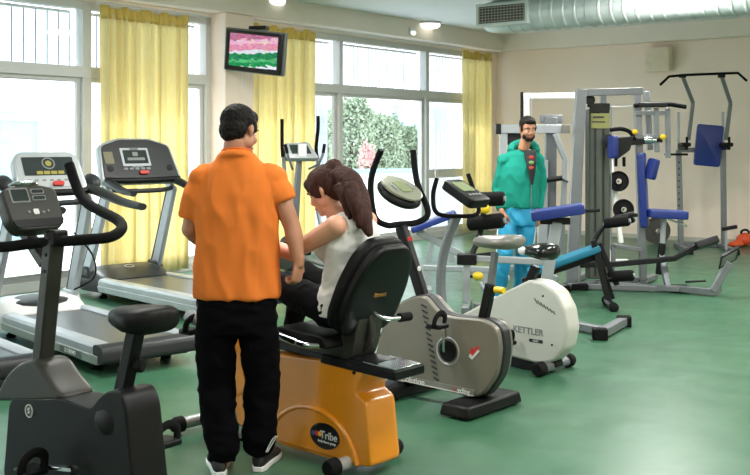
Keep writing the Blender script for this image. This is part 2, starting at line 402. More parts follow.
def house(px0, px1, pt, Y, label, wins):
    a = at(px0, 200, Y); b = at(px1, 200, Y); zt = at(px0, pt, Y).z; fr = Frame(a.x, Y, 4)
    r = root('white_house', label, 'building', fr); w = b.x-a.x
    MB().box((w/2, 3, zt/2-.1), (w, 6, zt+.2)).build('house_wall', M_plaster, r)
    MB().box((w/2, 3, zt+.08), (w+.4, 6.4, .16)).build('flat_roof', M_plaster, r, .02)
    for (qx, qy, ww, hh) in wins:
        q = at(qx, qy, Y)-a; q.z += a.z
        o = MB().box((q.x, -.03, q.z), (ww, .08, hh)).build('window', mat('shutter_grey', (150, 165, 185), .5), r, .01)
        MB().box((q.x, -.06, q.z-hh/2-.05), (ww+.2, .18, .07)).build('window_sill', M_plaster, r)
house(356, 470, 104, 44, 'overexposed white house with small windows behind the trees', [(398, 117, .5, 1.0), (410, 130, 1.0, .7), (440, 120, .6, 1.0)])
fo = Frame(*(FW.W(V(m1-7, 6.5, 0)).xy), math.degrees(FW.a))
r = root('pool_house', 'white outbuilding with a pale blue glazed door outside the left window', 'building', fo)
MB().box((4.6, 1.5, 1.8), (13, 3, 4.0)).build('house_wall', M_plaster, r)
q = fo.p(16, 165, 0)
dq = MB().box((q.x, -.02, .95), (2.6, .1, 2.2)).build('glazed_door', mat('pale_blue_glazing', (178, 216, 232), .25), r, .01)
a_ = fo.p(38, 118, 0); b_ = fo.p(-6, 118, 0)
MB().box(((a_.x+b_.x)/2, -.05, a_.z), (abs(a_.x-b_.x), .16, .1)).box((a_.x, -.05, a_.z/2), (.12, .16, a_.z)).build('door_frame', M_plaster, r, .01)
dq.data.transform(Matrix.Translation((a_.x-1.3-q.x-.05, 0, a_.z/2-.95))); 

# ------------------------------------------------------------------ ceiling fittings
M_lamp = mat('opal_lamp_glass', (250, 250, 245), .4, emit=(255, 250, 240), estr=2.5)
def ceiling_lamp(px, py, r_, label, Y=None):
    Y = Y or (CH-ZC)*FL/(py-HY)*1.0
    c = at(px, py, Y); fr = Frame(c.x, c.y, 0); fr.o.z = ZC
    r = root('ceiling_lamp', label, 'ceiling lamp', fr, 'round ceiling lamps'); r.location.z = ZC
    MB().lathe([(0, r_), (.03, r_), (.035, r_*.96), (.035, 0)], (0, 0, 0), (0, 0, -1)).build('lamp_base', M_frame, r)
    MB().lathe([(0.03, r_*.93), (.07, r_*.9), (.095, r_*.7), (.105, r_*.3), (.107, 0)], (0, 0, 0), (0, 0, -1)).build('lamp_shade', M_lamp, r)
ceiling_lamp(429, 22, .19, 'round white ceiling lamp near the window beam, above the tree view')
ceiling_lamp(272, -2, .19, 'round white ceiling lamp above the television, cut by the top edge')
q = at(413, 33, 16.4)
fr = Frame(q.x, q.y, 53); r = root('emergency_light', 'small white emergency fitting on the window beam beside the round lamp', 'wall light', fr); r.location = FW.W(V(FW.p(412, 33, -.26).x, -.26, 3.27)); r.rotation_euler = (0, 0, FW.a)
MB().box((0, 0, 0), (.16, .04, .12)).build('housing', M_frame, r, .01); MB().ell((0, -.03, -.03), (.05, .03, .03)).build('lens', M_lamp, r)

# ------------------------------------------------------------------ air duct along the right wall
M_duct = mat('pale_duct_foil', (192, 202, 202), .4, metal=.25, var=.08, scale=5, bump=.15, bscale=14)
D0 = at(508, 30, 13.6); fd = Frame(D0.x, 13.5, FW_dir := math.degrees(FW.a)-90)
r = root('air_duct', 'pale spiral air duct with a dark end grille running under the ceiling', 'air duct', fd)
ZD, RD = 3.225, .215
prof = [(-.34, .10), (-.335, .15), (-.30, .195)]+[(x, y) for x, y in ((-.2, RD), (0, RD))]
B = MB(); k = 0.0; pr = list(prof)
while k < 9.5:
    pr += [(k+.05, RD), (k+.06, RD+.008), (k+.08, RD+.008), (k+.09, RD)]; k += .16
B.lathe(pr, (0, 0, ZD), (1, 0, 0), 40); B.lathe([(-.34, .10), (-.342, 0)], (0, 0, ZD), (1, 0, 0), 40)
B.build('duct_tube', M_duct, r, sharp=30)
for x in (1.2, 3.4, 5.6):
    MB().bar((x, -.1, ZD+.15), (x, -.1, ZC-.005), .02).bar((x, .1, ZD+.15), (x, .1, ZC-.005), .02).lathe([(x-.02, RD+.012), (x+.02, RD+.012)], (0, 0, ZD), (1, 0, 0), 40).build('hanger_strap', M_duct, r)
# grille faces the room (local -v), on a raised collar
g0, g1 = fd.p(478, 18, -.24), fd.p(526, 18, -.24); gm = (g0.x+g1.x)/2; gw = g1.x-g0.x
MB().box((gm, -.19, ZD), (gw+.06, .12, .30)).build('grille_frame', M_duct, r, .01)
MB().box((gm, -.245, ZD), (gw-.03, .012, .22)).build('grille_recess', mat('grille_dark', (60, 62, 60), .6), r)
B = MB()
for i in range(6): B.box((gm, -.258, ZD-.09+i*.036), (gw-.03, .014, .006), rotm('X', 30))
for i in range(15): B.box((gm-gw/2+.03+i*(gw-.06)/14, -.256, ZD), (.005, .012, .21))
B.build('grille_slat', mat('grille_slat', (150, 150, 140), .5), r)

# speaker box on the right wall
FR = Frame(2.18, 18.4, FW_dir)                    # u along the right wall towards the camera side, v = into wall
a = FR.p(646, 48, -.14); b = FR.p(670, 71, -.14)
q = FR.W(V((a.x+b.x)/2, -.02, 0)); fs = Frame(q.x, q.y, FW_dir)
r = root('wall_speaker', 'square cream box speaker high on the right wall', 'speaker', fs)
zc = (a.z+b.z)/2; w = b.x-a.x; h = a.z-b.z
M_spk = mat('speaker_cream', (234, 222, 200), .6)
MB().box((0, -.08, zc), (w, .16, h)).build('cabinet', M_spk, r, .012)
MB().box((0, -.163, zc), (w*.86, .008, h*.86)).build('grille_cloth', mat('speaker_cloth', (228, 214, 190), .9, bump=.3, bscale=300), r, .003)

# ------------------------------------------------------------------ television on the pillar
c = at(254, 52, 12.55)
ft = Frame(c.x, c.y, -14)
r = root('wall_television', 'black flat television showing a sports broadcast, tilted on the pillar bracket', 'television', ft)
def tvp(x, y, z):                                  # tilted panel plane
    return tuple((Matrix.Rotation(R(7), 3, 'Y') @ Matrix.Rotation(R(9), 3, 'X')) @ V(x, y, z)+V(0, 0, c.z))
def tvbox(name, x, z, w, h, y, d, m, bev=0.0, par=None):
    B = MB().box((x, y, z), (w, d, h)); B.v = [tvp(*p) for p in B.v]; return B.build(name, m, par or r, bev)
M_blk = mat('gloss_black_plastic', (16, 16, 18), .3)
M_tvs = mat('tv_silver_rim', (120, 122, 122), .4)
body = tvbox('bezel', 0, 0, .73, .50, 0, .05, M_blk, .008)
tvbox('casing', 0, 0, .79, .53, .05, .07, M_tvs, .015)
def tv_mat():
    m = bpy.data.materials.new('tv_picture'); m.use_nodes = True; nt = m.node_tree; N = nt.nodes; K = nt.links
    N.remove(N['Principled BSDF']); tc = N.new('ShaderNodeTexCoord'); sp = N.new('ShaderNodeSeparateXYZ'); K.new(tc.outputs['Generated'], sp.inputs[0])
    ad = N.new('ShaderNodeMath'); ad.operation = 'MULTIPLY_ADD'; ad.inputs[1].default_value = .28; nz0 = N.new('ShaderNodeTexNoise'); nz0.inputs['Scale'].default_value = 9; nz0.inputs['Detail'].default_value = 3; K.new(tc.outputs['Generated'], nz0.inputs['Vector']); s0 = N.new('ShaderNodeMath'); s0.operation = 'SUBTRACT'; s0.inputs[1].default_value = .5; K.new(nz0.outputs['Fac'], s0.inputs[0]); K.new(s0.outputs[0], ad.inputs[0]); K.new(sp.outputs['Z'], ad.inputs[2])
    nz = N.new('ShaderNodeTexNoise'); nz.inputs['Scale'].default_value = 14; K.new(tc.outputs['Generated'], nz.inputs['Vector'])
    rp = N.new('ShaderNodeValToRGB'); cr = rp.color_ramp; cr.interpolation = 'CONSTANT'
    def L3(a): return (*lin([x/255 for x in a]), 1)
    cr.elements[0].position = 0; cr.elements[0].color = L3((110, 90, 160)); cr.elements[1].position = .02; cr.elements[1].color = L3((235, 238, 245))
    for p, cc in ((.1, (40, 150, 85)), (.22, (90, 185, 120)), (.3, (45, 140, 90)), (.44, (220, 230, 235)), (.52, (226, 150, 175)), (.68, (235, 190, 205)), (.8, (190, 120, 150))):
        e = cr.elements.new(p); e.color = L3(cc)
    K.new(ad.outputs[0], rp.inputs[0])
    vz = N.new('ShaderNodeTexVoronoi'); vz.inputs['Scale'].default_value = 22; K.new(tc.outputs['Generated'], vz.inputs['Vector'])
    mx = N.new('ShaderNodeMix'); mx.data_type = 'RGBA'; mx.blend_type = 'OVERLAY'; mx.inputs[0].default_value = .35
    K.new(rp.outputs[0], mx.inputs[6]); K.new(vz.outputs['Color'], mx.inputs[7])
    em = N.new('ShaderNodeEmission'); em.inputs[1].default_value = TVS; K.new(mx.outputs[2], em.inputs[0]); K.new(em.outputs[0], N['Material Output'].inputs[0]); return m
TVS = 1.0
tvbox('screen', 0, .01, .62, .40, -.027, .004, tv_mat(), 0)
MB().box((0, 0, 0), (.001, .001, .001))
MB().box((.02, .12, c.z+.30), (.22, .14, .05)).bar((0, .1, c.z+.1), (0, .36, c.z+.1), .07).build('bracket', M_blk, r, .006)
MB().tube([(-.18, .12, c.z-.2), (-.2, .14, c.z-.35), (-.17, .16, c.z-.45)], .006, sm=4).build('cable', M_frame, r)

# thermostat near the corner
# ------------------------------------------------------------------ world and light
w = bpy.data.worlds.new('overcast_sky'); SC.world = w; w.use_nodes = True; N = w.node_tree.nodes; K = w.node_tree.links
bg = N['Background']; tc = N.new('ShaderNodeTexCoord'); sp = N.new('ShaderNodeSeparateXYZ'); K.new(tc.outputs['Generated'], sp.inputs[0])
rp = N.new('ShaderNodeValToRGB'); rp.color_ramp.elements[0].position = .45; rp.color_ramp.elements[0].color = (.8, .86, .9, 1); rp.color_ramp.elements[1].position = .8; rp.color_ramp.elements[1].color = (.78, .87, 1, 1)
K.new(sp.outputs['Z'], rp.inputs[0]); K.new(rp.outputs[0], bg.inputs[0]); bg.inputs[1].default_value = 4.2
sun = bpy.data.lights.new('sun', 'SUN'); sun.energy = 5; sun.angle = R(6); so = bpy.data.objects.new('sun', sun); COL.objects.link(so); so.rotation_euler = (R(38), 0, R(-150))
def area(name, loc, size, power, rot=(0, 0, 0), color=(1, .97, .92), sy=None, portal=False):
    l = bpy.data.lights.new(name, 'AREA'); l.energy = power; l.size = size; l.color = color
    if sy: l.shape = 'RECTANGLE'; l.size_y = sy
    l.cycles.is_portal = portal
    o = bpy.data.objects.new(name, l); COL.objects.link(o); o.location = loc; o.rotation_euler = rot; return o
for ua, ub in ((U0+.3, uj), (uc, ur)):
    q = FW.W(V((ua+ub)/2, .33, 1.55)); area('window_portal', q, ub-ua, 1, (R(-90), 0, FW.a), sy=3.1, portal=True)
CEIL_W = 130
for (u, v, k) in ((-5, -5, 1.3), (-5, -9, 1.35), (-8.5, -4, 1.2), (-8.5, -8, 1.2), (-12, -4.5, .8), (-12, -8, .8), (-12, -11.3, .8), (-16, -6, .5), (-16, -10.5, .5)):
    q = FW.W(V(u, v, ZC-.04)); area('offscreen_fill_light', q, 1.2, CEIL_W*k, (0, 0, FW.a), sy=.6)  # added fill lights just below the ceiling, out of frame, no lamp fixture modelled

cam = bpy.data.cameras.new('camera'); co = bpy.data.objects.new('camera', cam); COL.objects.link(co); SC.camera = co
co.location = (0, 0, CH); co.rotation_euler = (R(90), 0, 0); cam.sensor_width = 36; cam.lens = 36*FL/750; cam.sensor_fit = 'HORIZONTAL'
cam.shift_y = -(237.5-HY)/750; cam.clip_end = 300; cam.clip_start = .05
SC.view_settings.view_transform = 'Standard'; SC.view_settings.look = 'None'; SC.view_settings.gamma = 1; SC.view_settings.use_curve_mapping = False
SC.view_settings.exposure = 0.0
SC.cycles.use_denoising = True
try: SC.cycles.denoiser = 'OPENIMAGEDENOISE'
except Exception: pass
SC.cycles.max_bounces = 8; SC.cycles.diffuse_bounces = 5; SC.cycles.transparent_max_bounces = 16; SC.cycles.sample_clamp_indirect = 6
# ================================================================== materials of the machines
M_black = mat('black_plastic', (11, 12, 13), .45, spec=.22, var=.1, bump=.04, bscale=200)
M_rub = mat('black_rubber', (13, 13, 14), .8, spec=.2, var=.1, bump=.15, bscale=150)
M_foam = mat('black_foam_grip', (12, 12, 13), .85, spec=.2, var=.12, bump=.25, bscale=220)
M_vinyl = mat('black_vinyl', (10, 10, 11), .5, spec=.2, var=.08, bump=.08, bscale=160)
M_dark = mat('charcoal_plastic', (38, 40, 42), .42, spec=.35, var=.06, bump=.03, bscale=160)
M_char = mat('charcoal_body', (17, 18, 19), .45, spec=.2, var=.06, bump=.03, bscale=160)
M_olive = mat('dark_olive_grey_plastic', (46, 46, 41), .42, var=.06, spec=.35)
M_sil = mat('silver_plastic', (176, 180, 182), .35, metal=.35, var=.04)
M_steel = mat('grey_painted_steel', (118, 122, 126), .38, metal=.35, var=.05)
M_pale = mat('pale_grey_steel', (164, 169, 174), .35, metal=.3, var=.04)
M_chrome = mat('chrome', (205, 208, 210), .14, metal=1.0, var=.02)
M_belt = mat('running_belt', (64, 68, 72), .33, var=.06, bump=.08, bscale=300)
M_white = mat('white_plastic', (222, 222, 220), .38, var=.02)
M_lcd = mat('lcd_glass', (48, 54, 54), .15, var=.1)
M_lcdg = mat('green_lcd', (128, 138, 104), .2, var=.08)
M_red = mat('red_button', (190, 45, 40), .35)
M_ink = mat('printed_ink_white', (215, 218, 215), .5)
M_inkg = mat('printed_ink_grey', (120, 124, 124), .5)
M_inkd = mat('printed_ink_dark', (30, 32, 34), .5)
M_yel = mat('yellow_knob', (226, 190, 30), .4)
M_seatg = mat('grey_vinyl_seat', (112, 112, 106), .35, var=.05, bump=.05)

# ================================================================== treadmills
def treadmill(fr, L, W, label, style):
    """u=0 at the rear end, u=L at the front, v=0 centre"""
    r = root('treadmill', label, 'treadmill', fr, 'treadmills in a row facing the windows')
    hw = W/2
    # chassis under the belt
    P = round_poly([(0, .07), (L-.5, .09), (L-.1, .09), (L-.1, .17), (0, .16)], .02)
    MB().prism(P, -hw+.06, hw-.06).build('deck_frame', M_dark, r, .005)
    for x in (.25, L-.35):
        for s in (-1, 1): MB().lathe([(0, .035), (.02, .04), (.04, .02), (.1, .015)], (x, s*(hw-.1), 0), (0, 0, 1)).build('levelling_foot', M_rub, r)
    MB().box((L*.44, 0, .183), (L*.86, W-.24, .012)).build('running_belt', M_belt, r, .003)
    # side rails: slanted aluminium foot rail and lower side panel
    for s in (-1, 1):
        prof = [(0, .0), (.115, .0), (.115, .055), (.10, .075), (.03, .085), (0, .07)]
        rings = []
        for x in (.04, .10, L-.42):
            k = .75 if x < .06 else 1
            rings.append([(x, s*(hw-.115+a*1.0), .13+b*k) for a, b in prof])
        MB().loft(rings).build('side_rail', M_sil if style == 'a' else M_pale, r, .004)
        P2 = round_poly([(.02, .075), (L-.45, .085), (L-.42, .14), (.02, .135)], .01)
        MB().prism(P2, s*(hw-.02), s*(hw+.012)).build('side_panel', M_sil if style != 'b' else mat('silver_green_panel', (150, 158, 152), .4, metal=.3), r, .004)
    MB().prism(round_poly([(-.07, .09), (.08, .08), (.10, .20), (.02, .215), (-.055, .19)], .03), -hw-.005, hw+.005, inset=.03).build('rear_roller_cover', M_dark, r)
    # motor hood
    x0, x1 = L-.48, L+.12; rings = []
    for x, w_, z in ((x0-.02, .88, .20), (x0+.06, .95, .235), (x0+.2, 1.0, .285), (x0+.38, 1.0, .30), (x1-.06, .93, .25), (x1, .82, .12)):
        n = 16; ring = []
        for k in range(n+1):
            a = pi*k/n; c_, s_ = cos(a), sin(a)
            ring.append((x, hw*w_*math.copysign(abs(c_)**.35, c_), .07+(z-.07)*abs(s_)**.35))
        rings.append(ring)
    hood = MB().loft(rings).build('motor_hood', M_white if style == 'b' else M_dark, r, sharp=60)
    if style == 'b': MB().ell((x0+.22, 0, .265), (.17, hw*.72, .028), rotm('Y', -8)).build('hood_inlay', M_dark, r)
    else: MB().lathe([(0, .05), (.003, .05), (.003, .042), (.004, .042), (.004, .05)], (x0+.2, 0, .291), (-.15, 0, 1), 24).build('round_badge', M_ink, r)
    # uprights lean back towards the runner
    top = (L-.52, 1.12)
    for s in (-1, 1):
        y = s*(hw-.03)
        MB().bar((L-.12, y, .22), (top[0], y*.93, top[1]), .05, .17, up=V(1, 0, 0), h2=.12).build('upright', M_pale, r, .015)
        MB().bar((L-.05, y, .20), (top[0]+.07, y*.93, top[1]), .052, .022, up=V(1, 0, 0)).build('upright_strip', M_black, r, .004)
        MB().box((L-.12, y, .255), (.26, .09, .12), taper=.75).build('upright_foot', M_dark if style == 'a' else M_sil, r, .02)
        ln = .9 if style != 'a' else .5
        a = MB().tube([(top[0]+.10, y*.95, 1.20), (top[0]-.2*ln, y*.97, 1.16), (top[0]-.6*ln, y*.98, 1.10), (top[0]-ln, y*.95, 1.075)], [.05, .052, .044, .038], 12, sm=4, sq=.75).build('handrail', M_dark, r)
    MB().tube([(top[0]+.02, -hw*.9, 1.10), (top[0]-.06, -hw*.45, 1.08), (top[0]-.06, hw*.45, 1.08), (top[0]+.02, hw*.9, 1.10)], .024, 12, sm=5).build('front_handlebar', M_dark, r)
    # console: tilted plate facing the runner (towards -u)
    cw = {'a': .92, 'b': .60, 'c': .60}[style]; ch = {'a': .40, 'b': .40, 'c': .38}[style]
    tilt = R(64 if style == 'a' else 58); cdir = V(cos(tilt), 0, sin(tilt)); nrm = V(-sin(tilt), 0, cos(tilt)); cc = V(top[0]+.06, 0, 1.36 if style == 'a' else 1.325)
    if style == 'a': P = [(-cw*.5, -.16), (-cw*.46, -.19), (cw*.46, -.19), (cw*.5, -.16), (cw*.45, .14), (cw*.2, .20), (-cw*.2, .20), (-cw*.45, .14)]
    else: P = [(-cw*.5, -.17), (cw*.5, -.17), (cw*.47, .12), (cw*.38, .19), (-cw*.38, .19), (-cw*.47, .12)]
    if style == 'a': P = [(x, y*1.28+.02) for x, y in P]
    P = round_poly(P, .05)
    d1 = V(0, -1, 0)
    MB().plate(P, cc-nrm*.03, d1, cdir, nrm, .08, .04).build('console_shell', M_sil, r, .006)
    P3 = [(x*.93, y*.90+.004) for x, y in P]
    face = MB().plate(P3, cc+nrm*.012, d1, cdir, nrm, .012).build('console_face', M_dark if style == 'a' else M_sil, r, .003)
    def on(x, y, h=.019): return cc+d1*x+cdir*y+nrm*h
    def rect(name, x, y, w, h, m, hh=.019, t=.006, rr=.01, parent=None):
        return MB().plate(round_poly([(-w/2, -h/2), (w/2, -h/2), (w/2, h/2), (-w/2, h/2)], rr), on(x, y, hh), d1, cdir, nrm, t).build(name, m, parent or face)
    if style == 'a':
        rect('display_rim', -.03, .055, .32, .20, M_pale, .019); rect('display', -.03, .055, .27, .15, M_lcd, .023)
        rect('display_grid', -.03, .085, .06, .045, M_inkg, .027, .002); rect('display_grid', -.03, .03, .20, .03, M_inkg, .027, .002)
        rect('logo_bar', -.03, .142, .10, .012, M_inkd, .024, .003)
        for s in (-1, 1):
            MB().lathe([(0, .036), (.004, .036), (.002, .0)], on(s*.34, -.07, .018), nrm, 20).build('cup_holder', M_black, face)
        rect('side_label', -.33, .05, .10, .13, mat('console_label_olive', (112, 108, 80), .5), .019, .003)
        for i in range(5): rect('key', -.17+i*.065, -.075, .045, .022, M_inkg, .02, .006, .006)
        rect('key', -.03, -.052, .12, .014, M_inkg, .02, .006, .004)
        rect('emergency_stop', .02, -.125, .10, .035, M_red, .03, .03, .012)
    else:
        rect('display', .0, .045, cw*.72, .17, M_lcd, .02)
        MB().lathe([(0, .055), (.004, .055), (.004, .045), (0, .045)], on(.0, .07, .022), nrm, 28).build('dial_ring', M_inkg, face)
        MB().lathe([(0, .026), (.003, .026), (.003, 0)], on(.0, .07, .022), nrm, 20).build('dial_centre', mat('amber_display', (150, 140, 60), .4), face)
        for i in range(4): rect('lit_segment', -.09+i*.06, -.018, .05, .03, mat('amber_display', (150, 140, 60), .4), .025, .002, .004)
        for i in range(6): rect('key', -.19+i*.062, -.085, .03, .014, M_inkg, .02, .006, .005)
        rect('emergency_stop', .04, -.125, .09, .035, M_red, .03, .025, .012)
    ledge = MB().tube([cc+d1*(-cw*.46)+cdir*-.19+nrm*.01, cc+d1*(-cw*.2)+cdir*-.215+nrm*.04, cc+d1*(cw*.2)+cdir*-.215+nrm*.04, cc+d1*(cw*.46)+cdir*-.19+nrm*.01], .030, 10, sm=4).build('console_ledge', M_black, r)
    for s in (-1, 1): MB().bar((top[0]+.03, s*(hw-.06), 1.06), cc+V(.06, s*(cw*.40), -.10), .05, .10, up=V(1, 0, 0)).build('console_bracket', M_sil, r, .012)
    if style != 'a':
        for s in (-1, 1): MB().ell((top[0]+.05, s*(cw*.5+.07), 1.24), (.10, .065, .06), rotm('Y', -25)).build('bottle_holder', M_dark, r)
    return r
# middle-left treadmill: rear near corner / far corner read off the floor
FB = Frame(-1.56, 7.12, 131); tb_ = treadmill(FB, 2.12, .74, 'silver treadmill with a pale display console, directly behind the dark exercise bike', 'b')
pB = MB().plate(round_poly([(-.17, -.024), (.17, -.024), (.17, .024), (-.17, .024)], .004), V(.42, .385, .108), V(-1, 0, 0), V(0, 0, 1), V(0, 1, 0), .003).build('maker_plate', mat('plate_grey', (96, 102, 98), .4), tb_)
text('lettering', 'X-TREND', M_ink, pB, (.42, .3875, .108), (-1, 0, 0), (0, 0, 1), .042, bold=.0008)
FA = Frame(-1.18, 9.2, 133.5); treadmill(FA, 2.25, .86, 'large treadmill with a wide dark console in front of the yellow curtain', 'a')
FCt = Frame(-2.42, 6.42, 131); treadmill(FCt, 2.12, .74, 'treadmill cut off by the left picture edge, only its deck, handrail and console corner showing', 'c')

# ================================================================== generic bike pieces
def stabiliser(name, r, u, w, z, rad, mt, cap=.05, capr=1.35):
    o = MB().cyl((u, -w/2, z), (u, w/2, z), rad).build(name, mt, r)
    for s in (-1, 1): MB().lathe([(0, rad*1.0), (0.0, rad*capr), (cap*.7, rad*capr), (cap, rad*capr*.8), (cap, 0)], (u, s*(w/2-cap*.6), z), (0, s, 0), 18).build('end_cap', M_rub, o)
    return o
def pedal(r, c, ang, side, pc=M_black, strap=True, arm=.16, hub=None):
    """crank arm from hub (u,v,w) at an angle, with a flat pedal and toe strap"""
    c = V(*c); e = c+V(cos(ang), 0, sin(ang))*arm; e.y += side*.015
    a = MB().bar(c, e, .016, .03, up=V(0, 1, 0)).lathe([(-.012, .02), (.012, .02)], c, (0, 1, 0), 14).build('crank_arm', M_chrome, r, .003)
    pe = MB().box(e+V(0, side*.065, 0), (.10, .10, .028)).build('pedal', pc, r, .008)
    if strap:
        q = e+V(0, side*.065, 0)
        MB().tube([q+V(-.01, -side*.05, .0), q+V(-.02, -side*.045, .055), q+V(-.02, side*.0, .075), q+V(-.02, side*.045, .05), q+V(-.01, side*.05, 0)], .009, 8, sm=4, sq=2.2, up=V(0, 1, 0)).build('toe_strap', M_rub, pe)
    return e

# ================================================================== dark bike in the foreground (rear u=0)
F1 = Frame(-.74, 3.86, 141)
def bike_dark():
    F = F1; r = root('exercise_bike', 'charcoal upright exercise bike with a black saddle, nearest on the left', 'exercise bike', F)
    p = lambda x, y, v=0: F.p(x, y, v)
    def poly(pts, v): return [(p(x, y, v).x, p(x, y, v).z) for x, y in pts]
    hv = .085
    P = poly([(4, 475), (8, 398), (62, 398), (90, 410), (98, 398), (108, 390), (120, 392), (126, 408), (128, 475)], hv)
    zlo = .10; P = [(a, b) for a, b in P]; P[0] = (P[0][0]+.02, zlo); P[-1] = (P[-1][0]-.06, zlo+.0)
    P = round_poly(P, .05)
    body = MB().prism(P, -hv, hv, inset=.02).build('body_shell', M_char, r, .006)
    # front fairing around the post
    Q = poly([(10, 398), (22, 372), (38, 358), (52, 357), (66, 378), (82, 397)], 0)
    n = len(Q)
    MB().prism(round_poly(Q, .05), -.085, .085, inset=.10).build('front_fairing', M_olive, r, .012)
    a = p(122, 398, 0); 
    MB().ell((a.x+.0, 0, a.z-.08), (.13, .10, .10)).build('seat_fairing', M_char, r)
    # post
    b0, b1 = p(42, 368, 0), p(55, 232, 0)
    MB().bar(b0, b1, .07, .062, up=V(1, 0, 0)).build('front_post', M_olive, r, .008)
    c0, c1 = p(46, 264, 0), p(22, 226, 0)
    MB().bar(c0, c1, .05, .045, up=V(1, 0, 0)).build('console_stem', M_olive, r, .006)
    for t in (.72, .84): q = b0.lerp(b1, t); MB().cyl((q.x+.0, .036, q.z), (q.x, .040, q.z), .009, seg=12).build('bolt', M_black, r)
    # console: faces the rider (towards -u)
    cc = p(30, 209, 0); tilt = R(60); cd = V(cos(tilt), 0, sin(tilt)); nr = V(-sin(tilt), 0, cos(tilt)); d1 = V(0, -1, 0)
    P = round_poly([(-.13, -.07), (-.10, -.115), (.10, -.115), (.13, -.07), (.135, .08), (.05, .105), (-.05, .105), (-.135, .08)], .03)
    con = MB().plate(P, cc, d1, cd, nr, .07, .05).build('console', M_olive, r, .004)
    MB().plate(round_poly([(-.11, -.09), (.11, -.09), (.125, -.055), (-.125, -.055)], .012), cc+nr*.036-cd*.012, d1, cd, nr, .008).build('console_lip', M_black, con)
    def rect(nm, x, y, w, h, m, hh=.038): MB().plate(round_poly([(-w/2, -h/2), (w/2, -h/2), (w/2, h/2), (-w/2, h/2)], .006), cc+d1*x+cd*y+nr*hh, d1, cd, nr, .004).build(nm, m, con)
    rect('display_rim', -.055, .05, .09, .07, M_inkg, .036); rect('display', -.055, .05, .075, .056, M_lcd)
    for k in (0, 1): rect('display_rim', .035, .066-k*.032, .065, .024, M_inkg, .036); rect('display', .035, .066-k*.032, .055, .015, M_lcd)
    rect('keypad', .0, -.032, .026, .026, M_ink); rect('key', -.035, -.032, .012, .012, M_inkg); rect('key', .035, -.036, .014, .010, M_inkg); rect('key', .06, -.030, .010, .008, M_inkg)
    MB().ell(cc+cd*.115+nr*.01, (.045, .07, .018), rotm('Y', 10)).build('top_cap', M_chrome, con)
    # handlebar: loop with raised horn ends
    h0 = p(57, 238, 0)
    hb = [(p(69, 164, -.27)), p(84, 200, -.27), p(120, 222, -.22), p(113, 236, -.12), p(80, 240, -.03), p(36, 243, .04), p(2, 247, .13), p(-30, 243, .22), p(-22, 205, .27), p(-36, 166, .27)]
    MB().tube(hb, .0235, 12, sm=6).build('handlebar', M_foam, r)
    MB().box((h0.x, 0, h0.z), (.07, .07, .07)).build('handlebar_clamp', M_black, r, .01)
    q = p(66, 262, 0)
    MB().tube([(q.x, -.04, q.z+.12), (q.x-.10, -.06, q.z+.03), (q.x-.11, -.06, q.z-.06), (q.x+.0, -.04, q.z-.12)], .004, 6, sm=6).build('sensor_cable', M_black, r)
    # saddle and post
    s0, s1 = p(122, 396, 0), p(136, 330, 0)
    MB().bar(s0, s1, .052, .058, up=V(1, 0, 0)).build('seat_post', M_char, r, .006)
    q = s0.lerp(s1, .48); q.x -= .035
    MB().lathe([(0, .012), (.02, .014), (.022, .026), (.05, .026), (.055, .02), (.055, 0)], (q.x+.02, 0, q.z), (-1, -.4, 0), 14).build('adjusting_knob', M_rub, r)
    sc = p(138, 317, 0)
    rings = []
    for t, w_, h_, dz in ((-.155, .02, .03, .01), (-.14, .09, .05, .006), (-.09, .125, .058, .002), (-.02, .12, .055, 0), (.05, .085, .05, -.002), (.11, .052, .044, -.006), (.15, .03, .03, -.012)):
        rings.append([(sc.x+t, w_*math.copysign(abs(cos(a))**.7, cos(a)), sc.z+dz+h_*math.copysign(abs(sin(a))**.75, sin(a))*(.85 if sin(a) > 0 else 1)) for a in [2*pi*k/24 for k in range(24)]])
    MB().loft(rings).build('saddle', M_vinyl, r, sharp=60)
    # crank, pedals and stabilisers
    k0 = p(100, 462, 0)
    e = pedal(r, (k0.x, -.125, k0.z+.0), R(158), -1, arm=.17)
    e = pedal(r, (k0.x, .125, k0.z), R(-6), 1, arm=.17)
    lg = p(29, 411, hv+.004)
    MB().lathe([(0, .028), (.004, .028), (.004, .022), (.0045, .022), (.0045, 0)], (lg.x, hv-.0, lg.z), (0, 1, 0), 28).build('round_badge', mat('badge_dark', (50, 50, 50), .3), r)
    MB().lathe([(0, .028), (.006, .028), (.006, .024), (0, .024)], (lg.x, hv, lg.z), (0, 1, 0), 28).build('badge_ring', M_ink, r)
    text('lettering', 'S', M_ink, r, (lg.x, hv+.006, lg.z), (-1, 0, 0), (0, 0, 1), .035)
    stabiliser('rear_stabiliser', r, .10, .5, .045, .035, M_char); stabiliser('front_stabiliser', r, .85, .5, .045, .035, M_char)
    MB().bar((.08, 0, .07), (.88, 0, .09), .08, .06).build('base_beam', M_char, r, .01)
bike_dark()

